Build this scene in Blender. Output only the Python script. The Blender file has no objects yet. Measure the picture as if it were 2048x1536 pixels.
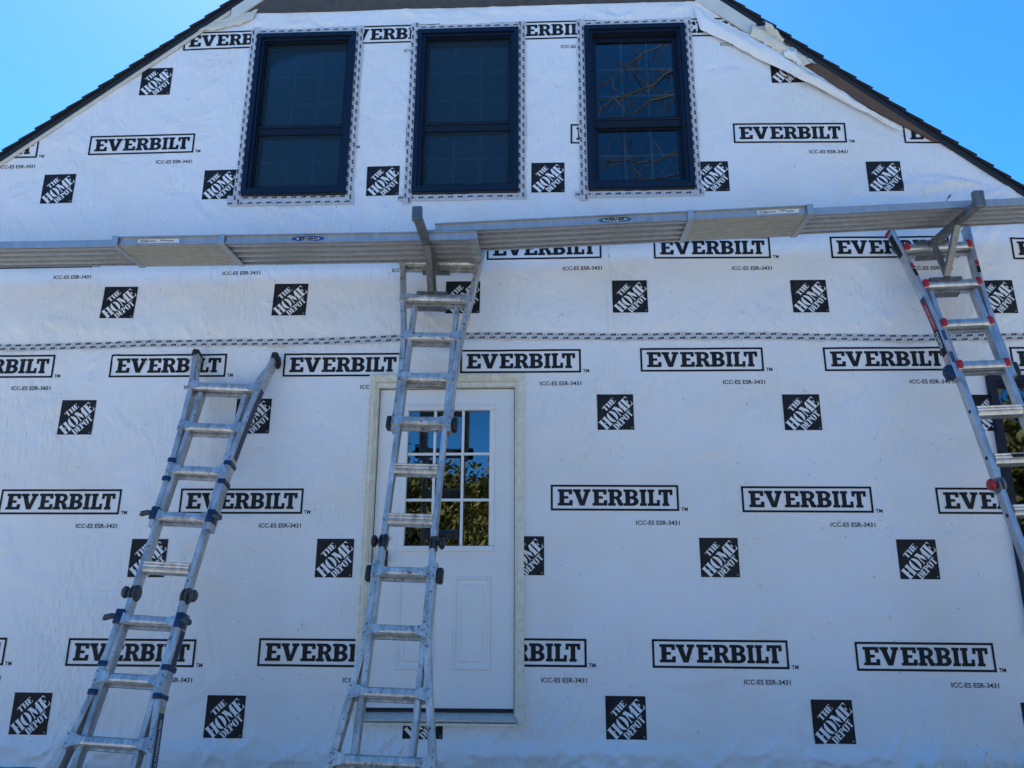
import bpy, bmesh, math, random
import numpy as np
from mathutils import Vector, Matrix
from mathutils.geometry import tessellate_polygon

rnd = random.Random(11)
scene = bpy.context.scene
COL = scene.collection
R = math.radians

# ------------------------------------------------------------------ camera
cam_d = bpy.data.cameras.new('camera')
cam = bpy.data.objects.new('camera', cam_d)
COL.objects.link(cam)
YAW, PITCH, ROLL = -0.0405215, 0.2599782, 0.0021806
cyw, syw, cp, sp = math.cos(YAW), math.sin(YAW), math.cos(PITCH), math.sin(PITCH)
fw = Vector((syw*cp, cyw*cp, sp)); r0 = Vector((cyw, -syw, 0)); u0 = r0.cross(fw)
rt = math.cos(ROLL)*r0 + math.sin(ROLL)*u0; up = -math.sin(ROLL)*r0 + math.cos(ROLL)*u0
m = Matrix(((rt.x, up.x, -fw.x, 1.0976), (rt.y, up.y, -fw.y, -4.8583), (rt.z, up.z, -fw.z, 0.7687), (0, 0, 0, 1)))
cam.matrix_world = m
cam_d.sensor_width = 36.0
cam_d.lens = 1484.45/2048*36.0
cam_d.clip_end = 2000
scene.camera = cam

# ------------------------------------------------------------------ sky, sun, exposure
SUN_AZ, SUN_EL = R(-24), R(56)          # azimuth from +Y towards +X, behind the house
world = bpy.data.worlds.new('World'); scene.world = world; world.use_nodes = True
wn = world.node_tree; bg = wn.nodes['Background']
sky = wn.nodes.new('ShaderNodeTexSky'); sky.sky_type = 'NISHITA'; sky.sun_disc = False
sky.sun_elevation = SUN_EL; sky.sun_rotation = SUN_AZ
sky.air_density = 0.40; sky.dust_density = 0.14; sky.ozone_density = 10.0; sky.altitude = 0
hs = wn.nodes.new('ShaderNodeHueSaturation'); hs.inputs['Hue'].default_value = .492; hs.inputs['Saturation'].default_value = 1.15   # the phone's vivid rendering of the blue
wn.links.new(sky.outputs[0], hs.inputs['Color']); wn.links.new(hs.outputs[0], bg.inputs[0]); bg.inputs[1].default_value = 0.15
sun_d = bpy.data.lights.new('sun', 'SUN'); sun_d.energy = 5.0; sun_d.angle = R(0.5); sun_d.color = (1, .95, .87)
sun = bpy.data.objects.new('sun', sun_d); COL.objects.link(sun)
sdir = Vector((math.sin(SUN_AZ)*math.cos(SUN_EL), math.cos(SUN_AZ)*math.cos(SUN_EL), math.sin(SUN_EL)))
sun.rotation_euler = sdir.to_track_quat('Z', 'Y').to_euler()
scene.view_settings.view_transform = 'Standard'; scene.view_settings.look = 'None'
scene.view_settings.gamma = 1; scene.view_settings.use_curve_mapping = False
scene.view_settings.exposure = 1.90

# ------------------------------------------------------------------ materials
MATS = {}
def mat(name, col, rough=.6, metal=0., noise=None, bump=None, col2=None, spec=None):
    """principled material; noise=(scale, mix amount), bump=(scale, strength, distance)"""
    ma = bpy.data.materials.new(name); ma.use_nodes = True; nt = ma.node_tree
    p = nt.nodes['Principled BSDF']
    p.inputs['Base Color'].default_value = (*col, 1); p.inputs['Roughness'].default_value = rough
    p.inputs['Metallic'].default_value = metal
    if spec is not None: p.inputs['Specular IOR Level'].default_value = spec
    tc = nt.nodes.new('ShaderNodeTexCoord')
    if noise:
        n = nt.nodes.new('ShaderNodeTexNoise'); n.inputs['Scale'].default_value = noise[0]; n.inputs['Detail'].default_value = 6
        n.inputs['Roughness'].default_value = .65
        rmp = nt.nodes.new('ShaderNodeValToRGB')
        rmp.color_ramp.elements[0].position = .35; rmp.color_ramp.elements[1].position = .68
        c2 = col2 or tuple(c*.55 for c in col)
        rmp.color_ramp.elements[0].color = (*[a*(1-noise[1])+b*noise[1] for a, b in zip(col, c2)], 1)
        rmp.color_ramp.elements[1].color = (*col, 1)
        nt.links.new(tc.outputs['Object'], n.inputs['Vector']); nt.links.new(n.outputs[0], rmp.inputs[0])
        nt.links.new(rmp.outputs[0], p.inputs['Base Color'])
    if bump:
        n2 = nt.nodes.new('ShaderNodeTexNoise'); n2.inputs['Scale'].default_value = bump[0]; n2.inputs['Detail'].default_value = 4
        b = nt.nodes.new('ShaderNodeBump'); b.inputs['Strength'].default_value = bump[1]; b.inputs['Distance'].default_value = bump[2]
        nt.links.new(tc.outputs['Object'], n2.inputs['Vector']); nt.links.new(n2.outputs[0], b.inputs['Height'])
        nt.links.new(b.outputs[0], p.inputs['Normal'])
    MATS[name] = ma
    return ma

def aluminium(name, col, rough, spots, dark, spot_scale=38, tone=.42, metal=.72):
    """worn aluminium: brushed tone, scuffs, paint spatter"""
    ma = bpy.data.materials.new(name); ma.use_nodes = True; nt = ma.node_tree; N = nt.nodes; K = nt.links
    p = N['Principled BSDF']; p.inputs['Metallic'].default_value = .85
    tc = N.new('ShaderNodeTexCoord')
    mps = N.new('ShaderNodeMapping'); mps.inputs['Scale'].default_value = (3.0, 3.0, .8); K.new(tc.outputs['Object'], mps.inputs['Vector'])
    n1 = N.new('ShaderNodeTexNoise'); n1.inputs['Scale'].default_value = 7; n1.inputs['Detail'].default_value = 8; n1.inputs['Roughness'].default_value = .7
    K.new(mps.outputs[0], n1.inputs['Vector'])
    r1 = N.new('ShaderNodeValToRGB'); r1.color_ramp.elements[0].position = .3; r1.color_ramp.elements[1].position = .7
    r1.color_ramp.elements[0].color = (*[c*tone for c in col], 1); r1.color_ramp.elements[1].color = (*col, 1)
    K.new(n1.outputs[0], r1.inputs[0])
    n2 = N.new('ShaderNodeTexNoise'); n2.inputs['Scale'].default_value = spot_scale; n2.inputs['Detail'].default_value = 5; n2.inputs['Roughness'].default_value = .75
    K.new(tc.outputs['Object'], n2.inputs['Vector'])
    th = N.new('ShaderNodeMapRange'); th.inputs[1].default_value = spots; th.inputs[2].default_value = spots+.05
    K.new(n2.outputs[0], th.inputs[0])
    mx = N.new('ShaderNodeMix'); mx.data_type = 'RGBA'; mx.inputs[7].default_value = (*dark, 1)
    K.new(th.outputs[0], mx.inputs[0]); K.new(r1.outputs[0], mx.inputs[6]); K.new(mx.outputs[2], p.inputs['Base Color'])
    # spatter is not metallic
    inv = N.new('ShaderNodeMath'); inv.operation = 'MULTIPLY_ADD'; inv.inputs[1].default_value = -.5; inv.inputs[2].default_value = metal
    K.new(th.outputs[0], inv.inputs[0]); K.new(inv.outputs[0], p.inputs['Metallic'])
    rr = N.new('ShaderNodeMapRange'); rr.inputs[3].default_value = rough-.1; rr.inputs[4].default_value = rough+.15
    K.new(n1.outputs[0], rr.inputs[0]); K.new(rr.outputs[0], p.inputs['Roughness'])
    b = N.new('ShaderNodeBump'); b.inputs['Strength'].default_value = .15; b.inputs['Distance'].default_value = .002
    K.new(n2.outputs[0], b.inputs['Height']); K.new(b.outputs[0], p.inputs['Normal'])
    MATS[name] = ma; return ma

def wrap_material(name, col):
    ma = bpy.data.materials.new(name); ma.use_nodes = True; nt = ma.node_tree; N = nt.nodes; K = nt.links
    p = N['Principled BSDF']; p.inputs['Roughness'].default_value = .42; p.inputs['Specular IOR Level'].default_value = .45
    tc = N.new('ShaderNodeTexCoord')
    # faint dust and water staining
    n = N.new('ShaderNodeTexNoise'); n.inputs['Scale'].default_value = 1.1; n.inputs['Detail'].default_value = 7; n.inputs['Roughness'].default_value = .6
    K.new(tc.outputs['Object'], n.inputs['Vector'])
    rp = N.new('ShaderNodeValToRGB'); rp.color_ramp.elements[0].position = .36; rp.color_ramp.elements[1].position = .56
    rp.color_ramp.elements[0].color = (col[0]*.97, col[1]*.945, col[2]*.89, 1); rp.color_ramp.elements[1].color = (*col, 1)
    K.new(n.outputs[0], rp.inputs[0]); K.new(rp.outputs[0], p.inputs['Base Color'])
    # woven threads: fine vertical ribs
    mp = N.new('ShaderNodeMapping'); mp.inputs['Scale'].default_value = (240, 1, 14); K.new(tc.outputs['Object'], mp.inputs['Vector'])
    n2 = N.new('ShaderNodeTexNoise'); n2.inputs['Scale'].default_value = 1; n2.inputs['Detail'].default_value = 2; K.new(mp.outputs[0], n2.inputs['Vector'])
    b1 = N.new('ShaderNodeBump'); b1.inputs['Strength'].default_value = .4; b1.inputs['Distance'].default_value = .0013; K.new(n2.outputs[0], b1.inputs['Height'])
    # small slanting puckers that come and go
    mp3 = N.new('ShaderNodeMapping'); mp3.inputs['Rotation'].default_value = (0, R(40), 0); mp3.inputs['Scale'].default_value = (30, 1, 11)
    K.new(tc.outputs['Object'], mp3.inputs['Vector'])
    n3 = N.new('ShaderNodeTexNoise'); n3.inputs['Scale'].default_value = 1; n3.inputs['Detail'].default_value = 2; n3.inputs['Distortion'].default_value = .4
    K.new(mp3.outputs[0], n3.inputs['Vector'])
    nm = N.new('ShaderNodeTexNoise'); nm.inputs['Scale'].default_value = 1.4; nm.inputs['Detail'].default_value = 2; K.new(tc.outputs['Object'], nm.inputs['Vector'])
    mr = N.new('ShaderNodeMapRange'); mr.inputs[1].default_value = .42; mr.inputs[2].default_value = .62; K.new(nm.outputs[0], mr.inputs[0])
    ml = N.new('ShaderNodeMath'); ml.operation = 'MULTIPLY'; K.new(n3.outputs[0], ml.inputs[0]); K.new(mr.outputs[0], ml.inputs[1])
    b2 = N.new('ShaderNodeBump'); b2.inputs['Strength'].default_value = .8; b2.inputs['Distance'].default_value = .018
    K.new(ml.outputs[0], b2.inputs['Height']); K.new(b1.outputs[0], b2.inputs['Normal'])
    # soft billows between the studs
    n4 = N.new('ShaderNodeTexNoise'); n4.inputs['Scale'].default_value = 3.2; n4.inputs['Detail'].default_value = 3; n4.inputs['Distortion'].default_value = .8
    K.new(tc.outputs['Object'], n4.inputs['Vector'])
    b3 = N.new('ShaderNodeBump'); b3.inputs['Strength'].default_value = .6; b3.inputs['Distance'].default_value = .055
    K.new(n4.outputs[0], b3.inputs['Height']); K.new(b2.outputs[0], b3.inputs['Normal'])
    K.new(b3.outputs[0], p.inputs['Normal'])
    MATS[name] = ma; return ma

wrap_material('wrap', (.84, .84, .84))
wrap_material('wrap_old', (.70, .66, .56))
mat('ink', (.007, .007, .009), .6, noise=(9, .9), col2=(.022, .022, .024), spec=.25)
mat('ink_grey', (.16, .16, .17), .6)
mat('tape', (.62, .62, .63), .35, noise=(30, .25))
mat('tape_ink', (.015, .015, .02), .5)
mat('sheathing', (.30, .24, .17), .85, noise=(9, .6))
mat('old_board', (.10, .085, .075), .85, noise=(14, .7), bump=(40, .5, .004))
mat('brown_board', (.15, .09, .06), .85, noise=(14, .6), bump=(40, .5, .004))
mat('trim_paint', (.72, .70, .62), .5, noise=(10, .25))
mat('cut_wood', (.50, .33, .18), .8, noise=(30, .4))
mat('shingle', (.020, .022, .026), .9, noise=(90, .6), bump=(160, .8, .004))
mat('drip_edge', (.016, .017, .020), .5)
mat('window_vinyl', (.0045, .010, .026), .42, bump=(6, .05, .002), spec=.35)
mat('window_trim', (.006, .010, .02), .5, spec=.3)
mat('grille', (.30, .36, .38), .5)
mat('door_paint', (.86, .86, .84), .42, noise=(5, .10), bump=(60, .06, .002))
mat('casing_paint', (.88, .84, .68), .5, noise=(22, .5), col2=(.50, .44, .33))
mat('black_hardware', (.012, .012, .013), .38)
mat('rubber', (.014, .015, .017), .7)
mat('sweep', (.01, .01, .012), .7)
mat('threshold', (.62, .61, .57), .45, .1, noise=(20, .5))
mat('stone', (.09, .075, .065), .85, noise=(12, .6), bump=(20, .7, .01))
mat('interior', (.10, .09, .085), .9)
mat('foundation', (.22, .21, .20), .9, noise=(15, .4))
aluminium('alu', (.74, .73, .71), .36, .60, (.07, .07, .075), 42, .36, .58)
aluminium('alu_dirty', (.76, .75, .72), .38, .578, (.10, .095, .085), 30, .34, .55)
aluminium('alu_clean', (.66, .68, .70), .34, .80, (.1, .1, .1))
aluminium('plank_alu', (.49, .50, .515), .45, .72, (.16, .15, .13), 16, .72)
aluminium('plank_deck', (.53, .50, .42), .55, .66, (.28, .26, .20), 14, .72)
aluminium('jack_steel', (.27, .27, .265), .42, .72, (.10, .09, .08), 24)
mat('navy_plastic', (.010, .028, .085), .4, noise=(30, .4))
mat('grey_plastic', (.065, .075, .08), .5, noise=(30, .5))
mat('black_plastic', (.016, .017, .019), .42, noise=(40, .4))
mat('red_plastic', (.42, .015, .018), .4)
mat('sticker_navy', (.010, .022, .075), .4)
mat('sticker_white', (.72, .72, .70), .45)
mat('sticker_red', (.30, .02, .03), .45)
mat('sticker_pink', (.55, .38, .36), .5)
mat('sticker_yellow', (.50, .47, .28), .5)
mat('sticker_blue', (.015, .07, .28), .4)
mat('sticker_teal', (.02, .13, .20), .4)
mat('bark', (.115, .10, .085), .9, noise=(12, .5))
mat('leaf_olive', (.17, .165, .035), .6, noise=(3, .6))
mat('leaf_green', (.085, .105, .026), .6, noise=(3, .6))
mat('conifer', (.030, .055, .024), .65, noise=(4, .5))
mat('dry_leaf', (.10, .07, .04), .8)

def glass_material(name, k_, c_):
    ma = bpy.data.materials.new(name); ma.use_nodes = True; nt = ma.node_tree; N = nt.nodes; K = nt.links
    N.remove(N['Principled BSDF'])
    gl = N.new('ShaderNodeBsdfGlossy'); gl.inputs['Roughness'].default_value = .0; gl.inputs['Color'].default_value = (.95, .97, 1, 1)
    tr = N.new('ShaderNodeBsdfTransparent'); tr.inputs['Color'].default_value = (.52, .58, .60, 1)
    fr = N.new('ShaderNodeFresnel'); fr.inputs['IOR'].default_value = 1.5
    sc = N.new('ShaderNodeMath'); sc.operation = 'MULTIPLY_ADD'; sc.inputs[1].default_value = k_; sc.inputs[2].default_value = c_   # double glazing
    tcg = N.new('ShaderNodeTexCoord'); nn = N.new('ShaderNodeTexNoise'); nn.inputs['Scale'].default_value = 2.2
    bb = N.new('ShaderNodeBump'); bb.inputs['Strength'].default_value = .25; bb.inputs['Distance'].default_value = .004
    K.new(tcg.outputs['Object'], nn.inputs['Vector']); K.new(nn.outputs[0], bb.inputs['Height']); K.new(bb.outputs[0], gl.inputs['Normal'])
    mx = N.new('ShaderNodeMixShader'); K.new(fr.outputs[0], sc.inputs[0]); K.new(sc.outputs[0], mx.inputs[0])
    K.new(tr.outputs[0], mx.inputs[1]); K.new(gl.outputs[0], mx.inputs[2]); K.new(mx.outputs[0], N['Material Output'].inputs[0])
    MATS[name] = ma
glass_material('glass', 1.7, .04); glass_material('window_glass', 1.2, .012)
def screen_material():
    ma = bpy.data.materials.new('insect_screen'); ma.use_nodes = True; nt = ma.node_tree; N = nt.nodes; K = nt.links
    p = N['Principled BSDF']; p.inputs['Base Color'].default_value = (.018, .046, .066, 1); p.inputs['Roughness'].default_value = .6
    tr = N.new('ShaderNodeBsdfTransparent'); mx = N.new('ShaderNodeMixShader'); mx.inputs[0].default_value = .42
    K.new(tr.outputs[0], mx.inputs[1]); K.new(p.outputs[0], mx.inputs[2]); K.new(mx.outputs[0], N['Material Output'].inputs[0])
    MATS['insect_screen'] = ma
screen_material()

# ------------------------------------------------------------------ mesh helpers
class MB:
    def __init__(s): s.v = []; s.f = []
    def add(s, vs, fs):
        o = len(s.v); s.v += [tuple(v) for v in vs]; s.f += [tuple(i+o for i in f) for f in fs]; return s
    def box(s, x0, x1, y0, y1, z0, z1):
        return s.add([(x0,y0,z0),(x1,y0,z0),(x1,y1,z0),(x0,y1,z0),(x0,y0,z1),(x1,y0,z1),(x1,y1,z1),(x0,y1,z1)],
                     [(0,3,2,1),(4,5,6,7),(0,1,5,4),(1,2,6,5),(2,3,7,6),(3,0,4,7)])
    def bbox(s, x0, x1, y0, y1, z0, z1, b=.004):
        """box with chamfered edges"""
        bm = bmesh.new(); bmesh.ops.create_cube(bm, size=1)
        for v in bm.verts: v.co = Vector(((x0+x1)/2+v.co.x*(x1-x0), (y0+y1)/2+v.co.y*(y1-y0), (z0+z1)/2+v.co.z*(z1-z0)))
        bmesh.ops.bevel(bm, geom=bm.edges[:], offset=min(b, .45*min(x1-x0, y1-y0, z1-z0)), segments=2, affect='EDGES', profile=.6)
        s.frombm(bm); return s
    def frombm(s, bm):
        bm.verts.index_update(); s.add([v.co[:] for v in bm.verts], [[v.index for v in f.verts] for f in bm.faces]); bm.free()
    def prism(s, prof, x0, x1, axis='x'):
        """closed profile (a, b) extruded along an axis"""
        n = len(prof); P = {'x': lambda t, a, b: (t, a, b), 'y': lambda t, a, b: (a, t, b), 'z': lambda t, a, b: (a, b, t)}[axis]
        vs = [P(x0, a, b) for a, b in prof] + [P(x1, a, b) for a, b in prof]
        fs = [(i, (i+1) % n, n+(i+1) % n, n+i) for i in range(n)]
        o = len(s.v); s.add(vs, fs)
        for tri in tessellate_polygon([[Vector((a, b, 0)) for a, b in prof]]):
            s.f.append(tuple(o+i for i in tri)); s.f.append(tuple(o+n+i for i in reversed(tri)))
        return s
    def sweep(s, path, w, d, wdir=Vector((1, 0, 0)), ch=.004):
        """chamfered rectangular bar along a 3-D path; w along wdir, d across"""
        path = [Vector(p) for p in path]; rings = []
        sec = [(-w/2+ch, -d/2), (w/2-ch, -d/2), (w/2, -d/2+ch), (w/2, d/2-ch), (w/2-ch, d/2), (-w/2+ch, d/2), (-w/2, d/2-ch), (-w/2, -d/2+ch)]
        for i, p in enumerate(path):
            t = (path[min(i+1, len(path)-1)]-path[max(i-1, 0)]).normalized()
            b = t.cross(wdir).normalized(); a = b.cross(t).normalized()
            rings.append([p+a*x+b*y for x, y in sec])
        n = len(sec); vs = [q for r in rings for q in r]; fs = []
        for i in range(len(path)-1):
            for j in range(n): fs.append((i*n+j, i*n+(j+1) % n, (i+1)*n+(j+1) % n, (i+1)*n+j))
        fs.append(tuple(range(n))[::-1]); fs.append(tuple((len(path)-1)*n+j for j in range(n)))
        return s.add(vs, fs)
    def tube(s, path, radii, n=8):
        path = [Vector(p) for p in path]; vs = []; fs = []
        ref = Vector((.3, .2, .93))
        for i, p in enumerate(path):
            t = (path[min(i+1, len(path)-1)]-path[max(i-1, 0)]).normalized()
            a = t.cross(ref)
            a = a.normalized() if a.length > 1e-4 else Vector((1, 0, 0)); b = t.cross(a)
            for j in range(n):
                th = 2*math.pi*j/n; vs.append(p+(a*math.cos(th)+b*math.sin(th))*radii[i])
        for i in range(len(path)-1):
            for j in range(n): fs.append((i*n+j, i*n+(j+1) % n, (i+1)*n+(j+1) % n, (i+1)*n+j))
        fs.append(tuple(range(n))[::-1]); fs.append(tuple((len(path)-1)*n+j for j in range(n)))
        return s.add(vs, fs)
    def cyl(s, c, axis, r, h, n=18, ch=.15):
        c = Vector(c); ax = {'x': Vector((1,0,0)), 'y': Vector((0,1,0)), 'z': Vector((0,0,1))}[axis]
        k = r*ch
        return s.tube([c-ax*h/2, c-ax*(h/2-k), c+ax*(h/2-k), c+ax*h/2], [r-k, r, r, r-k], n)
    def build(s, name, m, parent=None, smooth=False, loc=None):
        me = bpy.data.meshes.new(name); me.from_pydata(s.v, [], s.f); me.validate()
        bm = bmesh.new(); bm.from_mesh(me); bmesh.ops.recalc_face_normals(bm, faces=bm.faces[:]); bm.to_mesh(me); bm.free()
        me.materials.append(MATS[m]); return link(name, me, parent, smooth)

def link(name, me, parent=None, smooth=False):
    o = bpy.data.objects.new(name, me); COL.objects.link(o)
    if parent: o.parent = parent
    if smooth:
        for p in me.polygons: p.use_smooth = True
    return o
def empty(name, label, cat, loc=(0, 0, 0), group=None):
    o = bpy.data.objects.new(name, None); COL.objects.link(o); o.location = loc; o.empty_display_size = .2
    o['label'] = label; o['category'] = cat
    if group: o['group'] = group
    return o
def sub(name, parent, label=None):
    """an Empty that is a part and carries sub-parts"""
    o = bpy.data.objects.new(name, None); COL.objects.link(o); o.parent = parent; o.empty_display_size = .1
    if label: o['label'] = label
    return o

# value noise for wrinkles
_tab = np.random.RandomState(5).rand(256, 256)
def vnoise(x, y):
    x = np.asarray(x, float); y = np.asarray(y, float)
    xi = np.floor(x).astype(int); yi = np.floor(y).astype(int); fx = x-xi; fy = y-yi
    fx = fx*fx*(3-2*fx); fy = fy*fy*(3-2*fy); g = lambda a, b: _tab[a % 256, b % 256]
    return (g(xi, yi)*(1-fx)+g(xi+1, yi)*fx)*(1-fy)+(g(xi, yi+1)*(1-fx)+g(xi+1, yi+1)*fx)*fy-.5
def sstep(a, b, x):
    t = np.clip((x-a)/(b-a), 0, 1); return t*t*(3-2*t)
def ridge(x, y): return 1-2*np.abs(vnoise(x, y)*2)

# ------------------------------------------------------------------ house: measures (metres; door sill at z=0, wall plane y=0)
GROUND = -0.8
def roof_z(x):            # top of the roof at the gable edge
    return np.minimum(5.221+.8077*(x+1.343), 5.086-.8605*(x-2.61))
RX, RZ = .615, 6.803
TOPZ = 5.135              # wrap ends here below the bare boards
SEAM = 2.372
def seam_z(x): return 2.372 - .012*np.cos((np.asarray(x)+2.7)*.9)+.014*np.exp(-((np.asarray(x)-1.0)/1.2)**2) - .010*sstep(3, 5, x) + .006*np.sin(np.asarray(x)*3.1)
WINS = [(-1.097, -.317, 3.513, 4.905), (.165, .947, 3.505, 4.905), (1.449, 2.216, 3.507, 4.900)]
WIN4 = (4.030, 5.00, .45, 2.085)
DOOR = (-.030, .944, -.055, 2.075)
HOLES = [(a+.03, b-.03, c+.03, d-.03) for a, b, c, d in WINS+[WIN4]] + [DOOR]

# where the wordmarks (lower-left corner) and squares (centre) are printed: upper?, x, z, tilt
LOGOS = []; SQUARES = []
for i, z in ((-1, 2.136), (0, 2.131), (1, 2.125), (2, 2.139), (3, 2.138), (4, 2.131), (5, 2.121)): LOGOS.append((False, -1.9035+1.2245*i, z, -.004))
for i, z in ((-1, 1.196), (0, 1.192), (1, 1.194), (2, 1.204), (3, 1.212), (4, 1.199), (5, 1.187)): LOGOS.append((False, -2.520+1.2245*i, z, -.006 if i > 1 else -.002))
for i, z in ((-1, .253), (0, .249), (1, .255), (2, .264), (3, .261), (4, .252), (5, .243)): LOGOS.append((False, -1.9095+1.2245*i, z, -.004))
for i, z in ((-1, 1.85), (0, 1.850), (1, 1.850), (2, 1.856), (3, 1.861), (4, 1.852), (5, 1.840)): SQUARES.append((False, -2.084+1.225*i, z, -.004))
for i, z in ((-1, .91), (0, .911), (1, .912), (2, .928), (3, .918), (4, .908), (5, .90)): SQUARES.append((False, -1.463+1.225*i, z, -.004))
for i, z in ((-1, -.03), (0, -.029), (1, -.036), (2, -.028), (3, -.021), (4, -.032), (5, -.04)): SQUARES.append((False, -2.083+1.2245*i, z, -.004))
for x, z in ((-2.95, 2.955), (-1.713, 2.968), (-.490, 2.972), (.72, 2.969), (1.897, 2.961), (3.122, 2.944), (4.348, 2.916)): LOGOS.append((True, x, z, -.012 if x > 1 else .004))
for x, z in ((-3.52, 3.86), (-2.314, 3.876), (-1.104, 3.881), (.105, 3.89), (1.329, 3.889), (2.519, 3.866), (3.737, 3.834)): LOGOS.append((True, x, z, -.02 if x > 1 else .006))
for x, z, ro in ((-1.690, 4.787, .016), (-.475, 4.805, .003), (.735, 4.807, -.003), (1.945, 4.798, -.014)): LOGOS.append((True, x, z, ro))
for x, z in ((-1.902, 2.683), (-.668, 2.688), (.555, 2.689), (1.718, 2.680), (2.942, 2.664), (4.19, 2.642)): SQUARES.append((True, x, z, -.006))
for x, z in ((-2.497, 3.598), (-1.274, 3.608), (-.051, 3.611), (1.160, 3.613), (2.342, 3.598), (3.562, 3.570)): SQUARES.append((True, x, z, -.008 if x > 0 else .01))
for x, z in ((-1.868, 4.511), (2.958, 4.488)): SQUARES.append((True, x, z, .0))
def on_print(x, z, m_=.05): return any(a-m_ < x < a+.824+m_ and c-m_ < z < c+.167+m_ for _, a, c, _r in LOGOS) or any(abs(x-a) < .121+m_ and abs(z-c) < .121+m_ for _, a, c, _r in SQUARES)

# individual creases in the sheets: centre x, z, direction, half length, amplitude, half width, one-sided
crnd = random.Random(23); CAMP = 1.7; CRE = {True: [], False: []}; STAPLES = []
for k in range(380):
    x = crnd.uniform(-3.2, 5.2); z = crnd.uniform(-.28, 5.0)
    if crnd.random() < .65: x = round(x/.406)*.406+crnd.uniform(-.03, .03)
    if z > roof_z(x)-.15 or any(a-.09 < x < b+.09 and c-.09 < z < d+.09 for a, b, c, d in HOLES) or abs(z-SEAM) < .06: continue
    STAPLES.append((x, z))
    if crnd.random() < .42 and not on_print(x, z, .02):
        for _ in range(crnd.choice((1, 2, 2, 3))):
            CRE[z > SEAM].append((x, z, crnd.uniform(0, 6.28), crnd.uniform(.05, .15), crnd.uniform(.0015, .0035)*crnd.choice((1, 1, -.6)), crnd.uniform(.012, .018), True))
def scatter(n, up_, fx, fz, fa, L, A, W, avoid=True):
    c_ = 0
    while c_ < n:
        x, z = fx(), fz(); c_ += 1
        if avoid and on_print(x, z): continue
        CRE[up_].append((x, z, fa(x, z), crnd.uniform(*L), crnd.uniform(*A), crnd.uniform(*W), False))
U = crnd.uniform
scatter(110, False, lambda: U(-3.2, 5.2), lambda: U(-.33, -.17), lambda x, z: crnd.choice((1, -1))*U(.3, 1.2), (.08, .20), (.004, .009), (.013, .022), False)
scatter(26, False, lambda: U(.95, 1.6), lambda: U(-.30, .0), lambda x, z: U(.5, 1.1), (.08, .2), (.003, .006), (.013, .018))
scatter(20, False, lambda: U(-.1, .9), lambda: U(-.30, -.09), lambda x, z: U(.4, 1.0), (.08, .2), (.004, .007), (.013, .018), False)
scatter(70, False, lambda: U(-3.2, 5.2), lambda: U(2.18, 2.35), lambda x, z: crnd.choice((1, -1))*U(.5, 1.3), (.06, .16), (.0025, .005), (.013, .02))
scatter(90, True, lambda: U(-3.2, 5.2), lambda: U(2.40, 2.56), lambda x, z: crnd.choice((1, -1))*U(.5, 1.3), (.05, .14), (.0025, .005), (.013, .02))
scatter(45, True, lambda: U(-1.4, 2.6), lambda: U(3.1, 3.45), lambda x, z: -U(.3, .9), (.08, .25), (.002, .004), (.013, .02))
scatter(40, True, lambda: U(3.3, 4.5), lambda: U(3.1, 3.6), lambda x, z: math.atan2(z-3.5, x-4.6)+U(-.15, .15), (.12, .3), (.003, .007), (.016, .028))
scatter(30, True, lambda: U(-1.2, 2.3), lambda: U(4.96, 5.1), lambda x, z: crnd.choice((1, -1))*U(.1, .6), (.08, .25), (.002, .005), (.013, .02))
scatter(26, True, lambda: U(-3.0, -1.3), lambda: U(3.8, 5.0), lambda x, z: U(.4, .9), (.08, .22), (.002, .004), (.013, .02))
for c_ in (True, False): scatter(80, c_, lambda: U(-3.2, 5.2), (lambda: U(2.5, 4.9)) if c_ else (lambda: U(0, 2.2)), lambda x, z: crnd.choice((1, -1))*U(.3, 1.3), (.05, .2), (.001, .0026), (.013, .022))
def creases(x, z, upper):
    out = np.zeros_like(x)
    for cx, cz, a, L, A, W, one in CRE[upper]:
        m_ = (np.abs(x-cx) < L*1.1+.05) & (np.abs(z-cz) < L*1.1+.05)
        if not m_.any(): continue
        dx = x[m_]-cx; dz = z[m_]-cz; u = dx*math.cos(a)+dz*math.sin(a); v = -dx*math.sin(a)+dz*math.cos(a)
        w = (np.clip(1-np.clip(u, 0, None)/L, 0, 1)*(u > -.02)) if one else np.clip(1-(u/L)**2, 0, 1)
        v = v-.25*u*u/max(L, .05)
        out[m_] += CAMP*A*w*np.exp(-(v/W)**2)
    return out

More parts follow.
